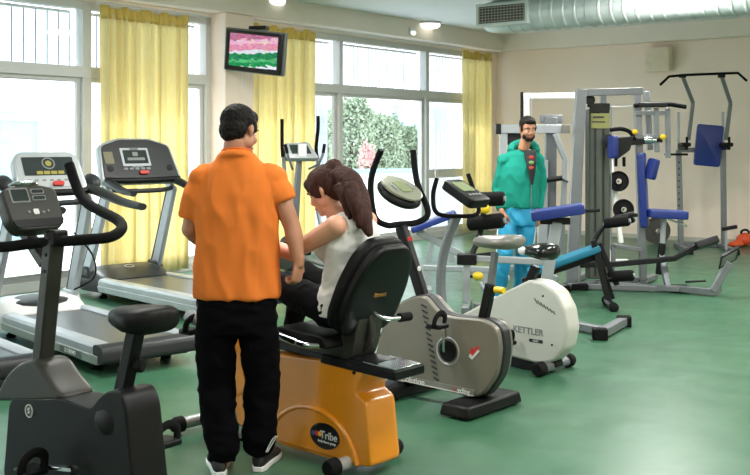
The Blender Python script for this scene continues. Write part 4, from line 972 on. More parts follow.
# ---- tall multi-gym
def multigym():
    F = Frame(2.12, 11.1, 0); r = root('multi_gym', 'tall grey multi-gym with weight tower, blue seat and black leg lever', 'weight machine', F)
    p = F.p
    def post(x0, y0, x1, y1, v, w, nm='upright', m=M_steel, h=None): a, b = p(x0, y0, v), p(x1, y1, v); return MB().bar(a, b, w, h or w, up=V(1, 0, 0)).build(nm, m, r, .006)
    post(581, 89, 571, 288, -.12, .09, 'front_upright', M_steel, .11)
    post(578, 119, 575, 284, .25, .10, 'weight_guard_post', M_pale)
    post(603, 90, 606, 280, .22, .07)
    # shroud with weight stack behind
    a = p(598, 109, 0); zt = a.z
    P = [(p(588, 109, 0).x, .10), (p(609, 109, 0).x, .10), (p(609, 109, 0).x, zt-.02), (p(603, 109, 0).x, zt+.02), (p(588, 109, 0).x, zt)]
    sh = MB().prism(P, -.06, .16).build('weight_shroud', M_shroud, r, .012)
    for k in (0, 1): x = p(594+k*8, 200, 0).x; MB().box((x, -.066, zt*.5), (.016, .012, zt*.86)).build('shroud_rib', M_dark, sh)
    q = p(600, 120, -.07); MB().box((q.x, -.075, q.z-.01), (.20, .01, .16)).build('instruction_plate', mat('olive_label', (140, 140, 84), .5), sh)
    MB().box((q.x-.02, -.082, q.z+.03), (.12, .004, .02)).box((q.x-.02, -.082, q.z-.02), (.14, .004, .012)).build('printed_lines', M_inkd, sh)
    MB().box((q.x, -.07, q.z+.13), (.21, .02, .10)).build('black_header', M_bsteel, sh, .004)
    a, b = p(588, 104, -.05), p(600, 112, -.05); MB().bar(a, b, .03, .05).build('pulley_bracket', M_bsteel, r, .004)
    MB().lathe([(-.02, 0), (-.02, .05), (-.008, .055), (0, .045), (.008, .055), (.02, .05), (.02, 0)], p(590, 100, -.05), (0, 1, 0), 20).build('pulley', M_bsteel, r)
    MB().bar(p(577, 93, -.12), p(642, 91, -.05), .07, .075).build('top_beam', M_steel, r, .006)
    MB().cyl(p(611, 105, -.02), p(611, 250, -.02), .008).build('cable', M_pale, r); MB().cyl(p(603, 107, -.02), p(640, 106, -.04), .005).build('cable', M_pale, r)
    post(637, 90, 643, 280, -.05, .075, 'rear_upright')
    post(646.5, 91, 650, 150, .18, .06, 'short_upright'); 
    # lat frame on the right
    post(656, 108, 657, 152, -.12, .05, 'lat_frame_post'); post(667.5, 108, 668, 158, -.12, .05, 'lat_frame_post')
    for y, vv in ((113, -.12), (137, -.12)): MB().bar(p(636, y, vv), p(668, y, vv), .035, .045).build('lat_frame_rail', M_steel, r, .005)
    MB().tube([p(634, 106, -.2), p(645, 104, -.2), p(672, 104.5, -.2), p(686, 107, -.2)], .024, 12).build('lat_bar', M_foam, r)
    MB().box(p(652, 105, -.18), (.30, .10, .05)).build('lat_bar_mount', M_bsteel, r, .01)
    # press arm
    MB().tube([p(610, 130, -.2), p(622, 129, -.2), p(631, 133, -.15), p(635, 142, -.1)], .022, 12, sm=4).build('press_arm', M_foam, r)
    for px in (616, 624): MB().cyl(p(px, 157, -.25), p(px, 166.5, -.25), .017).build('press_grip', M_foam, r)
    P = [(611, 138), (633, 136), (629, 150), (617, 159), (611, 158)]
    MB().prism([(p(x, y, -.2).x, p(x, y, -.2).z) for x, y in P], -.25, -.19).build('press_plate', M_bsteel, r, .01)
    q = p(613, 147, -.26); pad('arm_pad', q, (0, 0, 1), (-1, -.4, 0), .24, .12, .06, M_blue, r)
    q = p(652, 169, -.25); pad('arm_pad', q, (.25, 0, 1), (-1, -.5, 0), .22, .12, .07, M_blue, r)
    MB().bar(p(630, 143, -.12), p(662, 140, -.12), .05, .05).build('press_axle', M_bsteel, r, .006); MB().cyl(p(644, 140, -.16), p(656, 140, -.16), .032).build('axle_sleeve', M_chrome, r)
    for x, y in ((635, 132), (663, 137)): MB().ell(p(x, y, -.17), (.034, .03, .03)).build('yellow_knob', M_yel, r)
    MB().lathe([(-.015, 0), (-.015, .07), (.015, .07), (.015, 0)], p(608.5, 141, -.1), (0, 1, 0), 24).build('pulley', M_dark, r)
    # back pad, seat, support
    q0, q1 = p(641.5, 153, -.13), p(645, 227, -.13); c = (q0+q1)/2
    pad('back_pad', c, q0-q1, (1, -.35, 0), (q0-q1).length, .26, .075, M_blue, r, .03)
    q0, q1 = p(647, 213, -.2), p(685, 215, -.2); pad('seat_pad', (q0+q1)/2, q1-q0, (0, 0, 1), (q1-q0).length, .30, .085, M_blue, r, .03)
    q = p(664, 218, -.2); MB().cyl(q, (q.x-.02, -.2, .42), .028).build('seat_tube', M_pale, r); MB().cyl((q.x-.02, -.2, .50), (q.x-.05, -.2, .17), .04).build('seat_sleeve', M_bsteel, r)
    MB().cyl(p(668, 219, -.25), p(687, 226, -.25), .010).build('adjust_lever', M_chrome, r)
    # base
    MB().bar(p(573, 286, -.12), p(672, 289, -.35), .07, .06).build('base_tube', M_steel, r, .008)
    z = .045
    def g(px, py, zz=z): w = gnd(px, py, zz); return F.L(w)
    MB().bar(g(560, 287), g(640, 279), .07, .06).build('base_tube', M_steel, r, .008)
    MB().bar(g(598, 284), g(680, 289), .075, .06).build('base_tube', M_steel, r, .008)
    bar_path(MB(), [g(672, 288), g(714, 292), g(717, 291)+V(.02, 0, .03)], .07, .06).build('front_base_tube', M_steel, r, .008)
    a = g(713, 292); b = p(729, 262, a.y); MB().bar(a, b, .07, .065, up=V(0, 1, 0)).build('footrest_post', M_steel, r, .008)
    c = p(729, 257, a.y); ax = (V(.9, .5, .35)).normalized()
    P = round_poly([(-.14, -.08), (.14, -.08), (.14, .08), (-.14, .08)], .015)
    o = MB().plate(P, c, ax, V(0, -.5, .8).normalized(), V(-.3, -.8, -.4).normalized(), .06).build('foot_plate', M_bsteel, r, .006)
    MB().plate([(x*.8, y*.7) for x, y in P], c+V(-.3, -.8, -.4).normalized()*.032, ax, V(0, -.5, .8).normalized(), V(-.3, -.8, -.4).normalized(), .008).build('tread', M_seatg, o)
    c = g(680, 289, .03); MB().box((c.x, c.y, .035), (.18, .14, .07)).build('rubber_foot', M_rub, r, .012)
    q = g(690, 282, .1); MB().cyl((q.x-.05, q.y, .10), (q.x+.15, q.y-.05, .12), .012).build('pedal_pin', M_bsteel, r)
    MB().bar(g(643, 281), g(655, 276), .07, .06).build('cross_foot', M_steel, r, .008)
    a = p(661, 254, -.2); b = g(668, 288); MB().bar(a, b, .06, .06, up=V(1, 0, 0)).build('seat_upright', M_steel, r, .006)
    # black leg lever
    bar_path(MB(), [p(580, 265, -.45), p(618, 264, -.45), p(674, 258.5, -.45), p(700, 244, -.45)], .055, .055).build('leg_lever', M_bsteel, r, .008)
    q = p(706, 243, -.45); pad('lever_plate', q, (1, 0, .3), (-.2, .3, 1), .24, .16, .075, M_bsteel, r, .015)
    q = g(576, 287, .03); MB().box((q.x, q.y, .035), (.24, .14, .07)).build('rubber_foot', M_rub, r, .012)
    q = g(563, 289, .03); MB().box((q.x, q.y, .035), (.14, .12, .07)).build('rubber_foot', M_rub, r, .012)
    MB().bar(g(563, 288), g(596, 268), .06, .06).build('base_tube', M_steel, r, .008)
    MB().bar(p(612, 245, -.1), p(641, 250, -.1), .045, .045).build('brace', M_steel, r, .006); MB().bar(p(614, 245, -.1), (p(612, 245, -.1).x, -.1, .05), .045, .045).build('brace', M_steel, r, .006)
multigym()

# ---- weight plate tree behind the gym
def plates():
    F = Frame(*(at(616, 240, 13.2).xy), 0); r = root('plate_rack', 'leaning white steel plate rack behind the multi-gym', 'weight rack', F); p = F.p
    MB().bar(p(610, 160, 0), p(621, 243, 0), .07, .06, up=V(1, 0, 0)).build('leaning_post', M_white, r, .008)
    MB().bar((p(609, 240, 0).x, .3, .04), (p(609, 240, 0).x, -.3, .04), .07, .06).build('base_tube', M_white, r, .008)
    MB().bar((p(609, 240, 0).x, 0, .04), (p(628, 240, 0).x, 0, .04), .07, .06).build('base_tube', M_white, r, .008)
    MB().bar((p(609, 240, 0).x, 0, .04), p(608.5, 110, 0), .045, .045, up=V(1, 0, 0)).build('thin_post', M_white, r, .008)
    MB().bar(p(608.5, 160, 0), p(611, 161, 0), .045, .045).build('joint', M_white, r)
    n = 0
    for x, y, lab in ((617, 181, 'black weight plate, upper one on the leaning white rack'), (622, 209, 'black weight plate, lower one on the leaning white rack')):
        q = F.W(p(x, y, 0)); Fq = Frame(q.x, q.y, 0)
        MB().cyl((p(x, y, 0).x, -.16, q.z), (p(x, y, 0).x, .02, q.z), .014).build('peg', M_chrome, r)
        t = root('weight_plate', lab, 'weight plate', Fq, 'weight plates behind the multi-gym')
        MB().lathe([(-.10, .017), (-.10, .05), (-.085, .06), (-.085, .11), (-.10, .118), (-.10, .13), (-.07, .132), (-.05, .13), (-.05, .017)], (0, 0, q.z), (0, 1, 0), 32).build('disc', M_rub, t)
        MB().lathe([(-.103, .017), (-.103, .035), (-.098, .035)], (0, 0, q.z), (0, 1, 0), 20).build('hub_ring', M_chrome, t)
plates()
q = gnd(654, 243); F = Frame(q.x+.0, q.y-.15, 0)
t = root('weight_plate', 'large grey weight plate standing on the floor behind the blue seat', 'weight plate', F, 'weight plates behind the multi-gym')
MB().lathe([(-.03, .02), (-.03, .06), (-.018, .07), (-.018, .17), (-.03, .18), (-.03, .205), (.02, .205), (.02, .02)], (0, 0, .206), (0, 1, 0), 36).build('disc', mat('grey_iron', (84, 82, 80), .55, metal=.4), t)
MB().lathe([(-.034, .02), (-.034, .04), (-.028, .04)], (0, 0, .206), (0, 1, 0), 20).build('hub_ring', M_chrome, t)

# ---- sit-up bench (teal)
def situp():
    F = Frame(2.2, 9.75, -4); r = root('sit_up_bench', 'black framed sit-up bench with a teal pad and foam foot rollers', 'exercise bench', F); p = F.p
    a, b = p(533, 271, 0), p(594, 249, 0)
    pad('bench_pad', (a+b)/2+V(0, 0, .0), b-a, (0, 0, 1), (b-a).length+.1, .28, .06, M_teal, r, .05)
    bar_path(MB(), [a+V(-.1, 0, -.10), b+V(.02, 0, -.07)], .05, .06).build('main_beam', M_bsteel, r, .008)
    for v in (-.09, .09):
        MB().bar(p(593, 240, v), p(608+ (4 if v > 0 else 0), 299, v), .045, .055, up=V(1, 0, 0)).build('front_leg', M_bsteel, r, .006)
    MB().bar(p(599, 243, .02), p(617, 285, .02), .045, .05, up=V(1, 0, 0)).build('adjusting_leg', M_bsteel, r, .006)
    q = p(610, 301, 0); MB().cyl((q.x, -.22, .04), (q.x, .22, .04), .035).build('front_foot', M_bsteel, r)
    for s in (-1, 1): MB().lathe([(0, .045), (.05, .045), (.06, .03), (.06, 0)], (q.x, s*.19, .04), (0, s, 0)).build('foot_cap', M_rub, r)
    MB().tube([p(593, 243, 0), p(602, 228, 0), p(616, 219, 0), p(634, 214, 0)], .026, 12, sm=4).build('roller_arm', M_bsteel, r)
    roller('foam_roller', p(617, 222, -.10), (.85, -.5, .15), .24, .05, M_foam, r); roller('foam_roller', p(624, 219, .14), (.85, -.5, .15), .20, .048, M_foam, r)
    roller('foam_roller', p(621, 276, -.05), (.9, -.4, .12), .24, .052, M_foam, r); MB().cyl(p(607, 279, -.05), p(624, 275, -.05), .018).build('roller_axle', M_bsteel, r)
    q = a+V(-.08, 0, 0); MB().bar(q+V(.02, 0, -.06), (q.x-.05, 0, .04), .045, .045, up=V(1, 0, 0)).build('rear_leg', M_bsteel, r, .006); MB().cyl((q.x-.05, -.2, .04), (q.x-.05, .2, .04), .035).build('rear_foot', M_bsteel, r)
    MB().box((p(629, 213, 0).x+.03, 0, p(629, 215, 0).z), (.1, .03, .035)).build('arm_end', M_bsteel, r, .006)
situp()

# ---- leg curl bench with long blue pad (runs to the right of the man in green)
def legcurl():
    F = Frame(1.3, 8.35, -8); r = root('leg_curl_bench', 'grey leg-curl bench with a long blue pad and black foam rollers', 'exercise bench', F); p = F.p
    a, b = p(531, 216, 0), p(584, 208, 0)
    pad('bench_pad', (a+b)/2, b-a, (0, 0, 1), (b-a).length, .26, .08, M_blue, r, .03)
    MB().box(p(555, 221, 0), (.24, .10, .05)).build('pad_bracket', M_bsteel, r, .006)
    MB().bar(p(557, 221, 0), p(543, 300, 0), .10, .09, up=V(1, 0, 0)).build('upright', M_pale, r, .008)
    MB().cyl(p(584, 211, 0), p(600, 210, 0), .015).build('pin', M_bsteel, r)
    g = lambda px, py, z=.045: F.L(gnd(px, py, z))
    MB().bar(g(476, 306), g(600, 330), .075, .065).build('base_tube', M_steel, r, .008)
    MB().bar(p(542, 295, 0), g(548, 320), .09, .08, up=V(1, 0, 0)).build('upright_foot', M_pale, r, .008)
    e0, e1 = g(600, 334), g(624, 321); MB().bar(e0, e1, .08, .07).build('front_foot_bar', M_steel, r, .008)
    for e in (e0, e1): MB().box((e.x, e.y, .045), (.12, .10, .09)).build('end_cap', M_rub, r, .01)
    MB().bar(p(549, 262, 0), p(470, 258, 0), .055, .055).build('cross_beam', M_pale, r, .008)
    MB().bar(p(467, 256, 0), p(466, 303, 0), .06, .06, up=V(1, 0, 0)).build('rear_upright', M_pale, r, .008)
    for s, y in ((-1, 300), (1, 300)): pass
    q = g(467, 305); MB().bar((q.x, q.y-.3, .04), (q.x, q.y+.3, .04), .07, .06).build('rear_foot_bar', M_steel, r, .008)
    MB().box(p(467, 259, 0), (.16, .10, .09)).build('pivot_block', M_bsteel, r, .01)
    MB().cyl(p(467, 257, 0), p(492, 254, 0), .018).build('selector_pin', M_bsteel, r)
    roller('foam_roller', p(486, 222, 0), (1, -.25, .12), .30, .062, M_foam, r); 
    roller('foam_roller', p(491, 199, .05), (1, -.25, .05), .22, .06, M_foam, r)
    MB().tube([p(470, 258, 0), p(478, 240, .06), p(482, 222, .08), p(485, 200, .08)], .024, 10, sm=4).build('roller_arm', M_bsteel, r)
    MB().ell(p(478, 276, -.05), (.045, .04, .035)).build('yellow_knob', M_yel, r); MB().ell(p(485, 209, -.02), (.045, .04, .04)).build('yellow_knob', M_yel, r)
    MB().cyl(p(467, 277, 0), p(477, 276, -.04), .012).build('knob_pin', M_bsteel, r)
legcurl()

# ---- incline bench with blue pad further back
def incline():
    F = Frame(.62, 10.9, 0); r = root('incline_bench', 'silver framed bench with a sloping blue pad behind the white bike console', 'exercise bench', F); p = F.p
    a, b = p(411, 230, 0), p(456, 213, 0)
    pad('bench_pad', (a+b)/2, b-a, (0, 0, 1), (b-a).length, .28, .06, M_blue, r, .03)
    MB().bar(p(417, 231, 0), p(466, 257, 0), .06, .07).build('main_beam', M_pale, r, .008)
    c = p(466, 257, 0)
    MB().bar(p(450, 217, 0), p(452, 262, 0), .05, .05, up=V(1, 0, 0)).build('rear_leg', M_pale, r, .006); 
    MB().bar(p(433, 240, 0), p(428, 262, 0), .05, .05, up=V(1, 0, 0)).build('front_leg', M_pale, r, .006)
    g = lambda px, py, z=.04: F.L(gnd(px, py, z))
    x0 = p(428, 262, 0).x; x1 = p(490, 262, 0).x; 
    MB().bar((x0-.05, 0, .24), (x1, 0, .22), .06, .06).build('lower_beam', M_pale, r, .008)
    for x in (x0, x1-.05): MB().bar((x, 0, .25), (x, 0, .05), .05, .05, up=V(1, 0, 0)).build('leg', M_pale, r, .006); MB().bar((x, -.28, .03), (x, .28, .03), .06, .05).build('foot_bar', M_pale, r, .006)
    MB().bar(c, (c.x, 0, .24), .05, .05, up=V(1, 0, 0)).build('brace', M_pale, r, .006)
incline()

# ---- cable / press machine behind the man in green
def smith():
    F = Frame(1.62, 11.9, 0); r = root('cable_machine', 'grey cable machine with a white top bar behind the man in the green hoodie', 'weight machine', F); p = F.p
    def bar(x0, y0, x1, y1, v, w, nm, m, h=None): return MB().bar(p(x0, y0, v), p(x1, y1, v), w, h or w, up=V(1, 0, 0) if abs(x1-x0) < abs(y1-y0) else V(0, 0, 1)).build(nm, m, r, .006)
    zb = lambda px, v: (p(px, 200, v).x, v, .05)
    MB().bar(p(526, 93, .5), zb(527, .5), .07, .07, up=V(1, 0, 0)).build('rear_upright', M_white, r, .006)
    MB().cyl(p(522, 92, .5), p(522, 120, .5), .02).build('cable_guide', M_bsteel, r)
    bar(523, 96, 582, 95.5, .5, .06, 'top_bar', M_white, .07)
    MB().cyl(p(531, 96, .4), p(532, 200, .4), .006).build('cable', M_pale, r)
    bar(500, 129, 563, 129, 0, .09, 'front_beam', M_pale, .10)
    MB().box(p(498, 129, 0), (.06, .12, .12)).build('beam_cap', M_bsteel, r, .006); MB().box(p(565, 129, 0), (.10, .12, .10)).build('beam_cap', M_seatg, r, .006)
    MB().bar(p(503, 130, 0), zb(503, 0), .07, .08, up=V(1, 0, 0)).build('left_upright', M_pale, r, .006)
    MB().bar(p(551, 117, .05), zb(549, .05), .13, .10, up=V(0, 1, 0)).build('weight_column', M_steel, r, .008)
    MB().bar(p(540, 119, .18), p(562, 119, .18), .10, .10).build('upper_beam', M_steel, r, .008)
    MB().bar(p(555, 134, -.08), p(565, 160, -.08), .06, .06, up=V(1, 0, 0)).build('bent_arm', M_pale, r, .006); MB().bar(p(565, 159, -.08), p(563, 215, -.08), .06, .06, up=V(1, 0, 0)).build('bent_arm', M_pale, r, .006)
    MB().bar(p(543, 160, 0), zb(542, 0), .12, .10, up=V(1, 0, 0)).build('guard_post', M_pale, r, .006)
    MB().cyl(p(541, 181, -.12), p(562, 178, -.12), .030).build('handle_sleeve', M_bsteel, r); MB().cyl(p(561, 178, -.12), p(568, 182, -.12), .016).build('handle_end', M_chrome, r)
    MB().box(p(516, 139, .06), (.20, .04, .14)).build('dark_plate', M_dark, r, .006)
    for u in (p(503, 200, 0).x, p(549, 200, .05).x): MB().bar((u, -.35, .04), (u, .62, .04), .07, .06).build('foot_bar', M_pale, r, .006)
    MB().bar((p(503, 200, 0).x, .5, .05), (p(549, 200, .5).x+.1, .5, .05), .07, .06).build('rear_foot_bar', M_pale, r, .006)
    MB().bar(p(563, 214, -.08), (p(561, 200, .1).x, .05, .3), .05, .05, up=V(1, 0, 0)).build('lower_arm', M_pale, r, .006)
    MB().bar((p(549, 200, .05).x, .05, .3), (p(561, 200, .1).x+.03, .05, .3), .05, .05).build('arm_joint', M_pale, r, .006)
smith()

# ---- orange rope ladder / cones on the floor by the right edge
q = gnd(745, 246); F = Frame(q.x, q.y, 0)
r = root('kettlebell', 'orange and black floor weight lying at the right picture edge', 'weight', F)
MB().ell((.0, 0, .10), (.13, .12, .10)).build('bell', mat('orange_vinyl', (226, 84, 40), .45), r)
MB().tube([(-.05, 0, .17), (-.055, 0, .22), (0, 0, .245), (.055, 0, .22), (.05, 0, .17)], .017, 10, sm=4).build('handle', M_rub, r)
q = gnd(738, 247); F = Frame(q.x-.05, q.y-.05, 20)
o = MB().ell((0, 0, .045), (.14, .08, .045)).ell((.06, .03, .07), (.08, .06, .04)).build('towel', mat('orange_cloth', (230, 96, 50), .9, bump=.3)); tag(place(o, F), 'small crumpled orange cloth on the floor at the right edge', 'cloth')
# ================================================================== people
M_skin = mat('skin_tan', (176, 124, 96), .5, var=.05, scale=12, bump=.05, bscale=120)
M_skin2 = mat('skin_light', (206, 152, 124), .5, var=.05, scale=12, bump=.05, bscale=120)
def hair_mat(nm, rgb):
    m = mat(nm, rgb, .65, var=.3, scale=30, spec=.2); nt = m.node_tree; N = nt.nodes; K = nt.links; tc = [n for n in N if n.type == 'TEX_COORD'][0]
    mp = N.new('ShaderNodeMapping'); mp.inputs['Scale'].default_value = (90, 90, 8); nz = N.new('ShaderNodeTexNoise'); nz.inputs['Scale'].default_value = 2
    K.new(tc.outputs['Object'], mp.inputs[0]); K.new(mp.outputs[0], nz.inputs['Vector']); b = N.new('ShaderNodeBump'); b.inputs['Strength'].default_value = .6; b.inputs['Distance'].default_value = .01
    K.new(nz.outputs['Fac'], b.inputs['Height']); K.new(b.outputs[0], N['Principled BSDF'].inputs['Normal']); return m
M_hair = hair_mat('black_hair', (22, 18, 17)); M_hairb = hair_mat('dark_brown_hair', (58, 34, 28))

def fuse(name, B, m, parent, voxel=.008, smooth=4, wr=None, seed=0.0):
    """closed shapes grown together into one continuous surface"""
    me = bpy.data.meshes.new('tmp'); me.from_pydata(B.v, [], B.f)
    import bmesh
    bm = bmesh.new(); bm.from_mesh(me); bmesh.ops.recalc_face_normals(bm, faces=bm.faces); bm.to_mesh(me); bm.free()
    o = bpy.data.objects.new('tmp', me); COL.objects.link(o)
    a = o.modifiers.new('r', 'REMESH'); a.mode = 'VOXEL'; a.voxel_size = voxel; a.use_smooth_shade = True
    s_ = o.modifiers.new('s', 'SMOOTH'); s_.factor = .5; s_.iterations = smooth
    dg = bpy.context.evaluated_depsgraph_get(); me2 = bpy.data.meshes.new_from_object(o.evaluated_get(dg))
    bpy.data.objects.remove(o); bpy.data.meshes.remove(me)
    if wr:
        amp, fx, fz = wr; nn = [v.normal.copy() for v in me2.vertices]
        for v, n in zip(me2.vertices, nn):
            c = v.co; q = V(c.x*fx+seed, c.y*fx, c.z*fz+c.x*2.0)
            k = mnoise.noise(q)+.5*mnoise.noise(q*2.1+V(5, 3, 1))
            k = 1-abs(k)*2.2
            v.co = c+n*amp*(k-.3)
    me2.name = name; me2.materials.clear(); me2.materials.append(m); me2.shade_smooth()
    r = bpy.data.objects.new(name, me2); COL.objects.link(r); r.parent = parent; return r

def hand(B, w, d, pn, th, curl=.6, sc=1.0, skip=0):
    """w wrist, d direction of the fingers, pn direction the palm faces, th direction of the thumb side"""
    w = V(*w); d = V(*d).normalized(); pn = V(*pn); pn = (pn-d*pn.dot(d)).normalized(); th = V(*th); th = (th-d*th.dot(d)-pn*th.dot(pn)).normalized()
    M = Matrix((th, d, pn)).transposed()
    B.tube([w-d*.03*sc, w+d*.02*sc], [.025*sc, .027*sc], 12)
    B.ell(w+d*.052*sc, (.040*sc, .052*sc, .016*sc), M, 14, 10); B.ell(w+d*.075*sc, (.041*sc, .030*sc, .014*sc), M, 14, 10); B.ell(w+d*.035*sc+th*.018*sc+pn*.006, (.020*sc, .034*sc, .016*sc), M, 12, 8)
    for i, (off, ln) in enumerate(((.031, .074), (.0105, .084), (-.0105, .078), (-.031, .062))):
        q = w+d*(.088-abs(off)*.12)*sc+th*off*sc; P = [q-d*.02*sc, q]; dd = d.copy(); ang = 0
        for k, f in enumerate((.44, .31, .25)):
            ang += curl*(.75 if k == 0 else 1.0); e = (d*cos(ang)+pn*sin(ang)+th*off*1.2*(1-k*.4)).normalized(); P.append(P[-1]+e*ln*f*sc)
        B.tube(P, [.0095*sc, .0095*sc, .0088*sc, .0080*sc, .0066*sc], 8); B.ell(P[-1], (.0068*sc,)*3, None, 8, 6)
    q = w+d*.022*sc+th*.026*sc
    P = [q-th*.012*sc, q, q+(th*.7+d*.8+pn*.25).normalized()*.036*sc]; P.append(P[-1]+(th*.15+d+pn*(.3+curl*.7)).normalized()*.030*sc); P.append(P[-1]+(d*.8-th*.15+pn*(.2+curl*.8)).normalized()*.024*sc)
    B.tube(P, [.013*sc, .0125*sc, .011*sc, .010*sc, .0078*sc], 9); B.ell(P[-1], (.008*sc,)*3, None, 8, 6)

def head(B, c, f, up, sc=1.0):
    """cranium, jaw, nose, lips, brow and ears around centre c, facing f"""
    f = V(*f).normalized(); up = V(*up); up = (up-f*up.dot(f)).normalized(); s = f.cross(up)      # s = the person's right
    M = Matrix((s, f, up)).transposed(); q = lambda x, y, z: V(*c)+(s*x+f*y+up*z)*sc
    E = lambda x, y, z, a, b, h: B.ell(q(x, y, z), (a*sc, b*sc, h*sc), M, 18, 12)
    E(0, -.012, .030, .074, .094, .083); E(0, .018, -.030, .060, .068, .075); E(0, .040, -.078, .036, .040, .034); E(0, .072, -.092, .020, .018, .018)
    E(0, .070, .022, .052, .018, .016); E(.030, .066, -.028, .024, .020, .022); E(-.030, .066, -.028, .024, .020, .022)
    B.tube([q(0, .082, .014), q(0, .098, -.012), q(0, .104, -.028)], [.008*sc, .010*sc, .013*sc], 10); E(.011, .092, -.033, .009, .011, .007); E(-.011, .092, -.033, .009, .011, .007)
    E(0, .085, -.056, .022, .010, .006); E(0, .083, -.066, .019, .010, .007)
    for k in (-1, 1):
        E(k*.074, -.006, -.008, .008, .019, .031); E(k*.080, -.012, -.004, .006, .013, .024)
        E(k*.052, .006, -.055, .016, .036, .032)
    return q, M

def face_parts(par, q, M, sc=1.0, hairm=None, lip=(170, 90, 84)):
    for k in (-1, 1):
        e = MB().ell(q(k*.030, .074, .004), (.011*sc, .008*sc, .006*sc), M, 14, 10).build('eye', mat('eye_white', (232, 228, 222), .2), par, sharp=180)
        MB().ell(q(k*.030, .080, .004), (.005*sc, .0035*sc, .0052*sc), M, 12, 8).build('iris', mat('iris_brown', (50, 30, 20), .2), e, sharp=180)
        MB().tube([q(k*.012, .090, .024), q(k*.030, .090, .031), q(k*.050, .076, .025)], [.003*sc, .004*sc, .002*sc], 6, sm=3).build('eyebrow', hairm or M_hair, par)
    MB().tube([q(-.022, .088, -.059), q(0, .0955, -.058), q(.022, .088, -.059)], [.002*sc, .004*sc, .002*sc], 8, sm=4).tube([q(-.019, .086, -.064), q(0, .093, -.067), q(.019, .086, -.064)], [.002*sc, .0045*sc, .002*sc], 8, sm=4).build('lips', mat('lips_%d' % lip[0], lip, .45), par)

def rings_tube(B, secs, seg=28, e=.85):
    """sections (cx, cy, z, half width x, half depth y) -> superelliptic trunk"""
    R_ = []
    for cx, cy, z, a, b in secs:
        R_.append([(cx+a*math.copysign(abs(cos(t))**e, cos(t)), cy+b*math.copysign(abs(sin(t))**e, sin(t)), z) for t in [2*pi*k/seg for k in range(seg)]])
    B.loft(R_)

def shoe(par, heel, d, m, sole, L=.285, name='shoe'):
    heel = V(*heel); d = V(*d).normalized(); s = V(d.y, -d.x, 0); rings = []
    for t, w, h, z0 in ((0, .020, .05, .012), (.02, .034, .085, .01), (.10, .037, .090, .008), (.14, .038, .075, .006), (.20, .046, .055, .006), (.25, .044, .042, .008), (L, .022, .030, .014)):
        rings.append([heel+d*t+s*w*cos(a)+V(0, 0, z0+h*.5+h*.5*sin(a)) for a in [2*pi*k/18 for k in range(18)]])
    o = MB().loft(rings).build(name, m, par, sharp=70)
    P = []
    for t, w in ((-.004, .022), (.03, .037), (.12, .038), (.20, .049), (.26, .045), (L+.006, .018)): P.append((t, w))
    poly = P+[(t, -w) for t, w in reversed(P)]
    MB().plate(poly, heel+V(0, 0, .013), d, s, V(0, 0, 1), .026).build('shoe_sole', sole, o, .005)
    return o

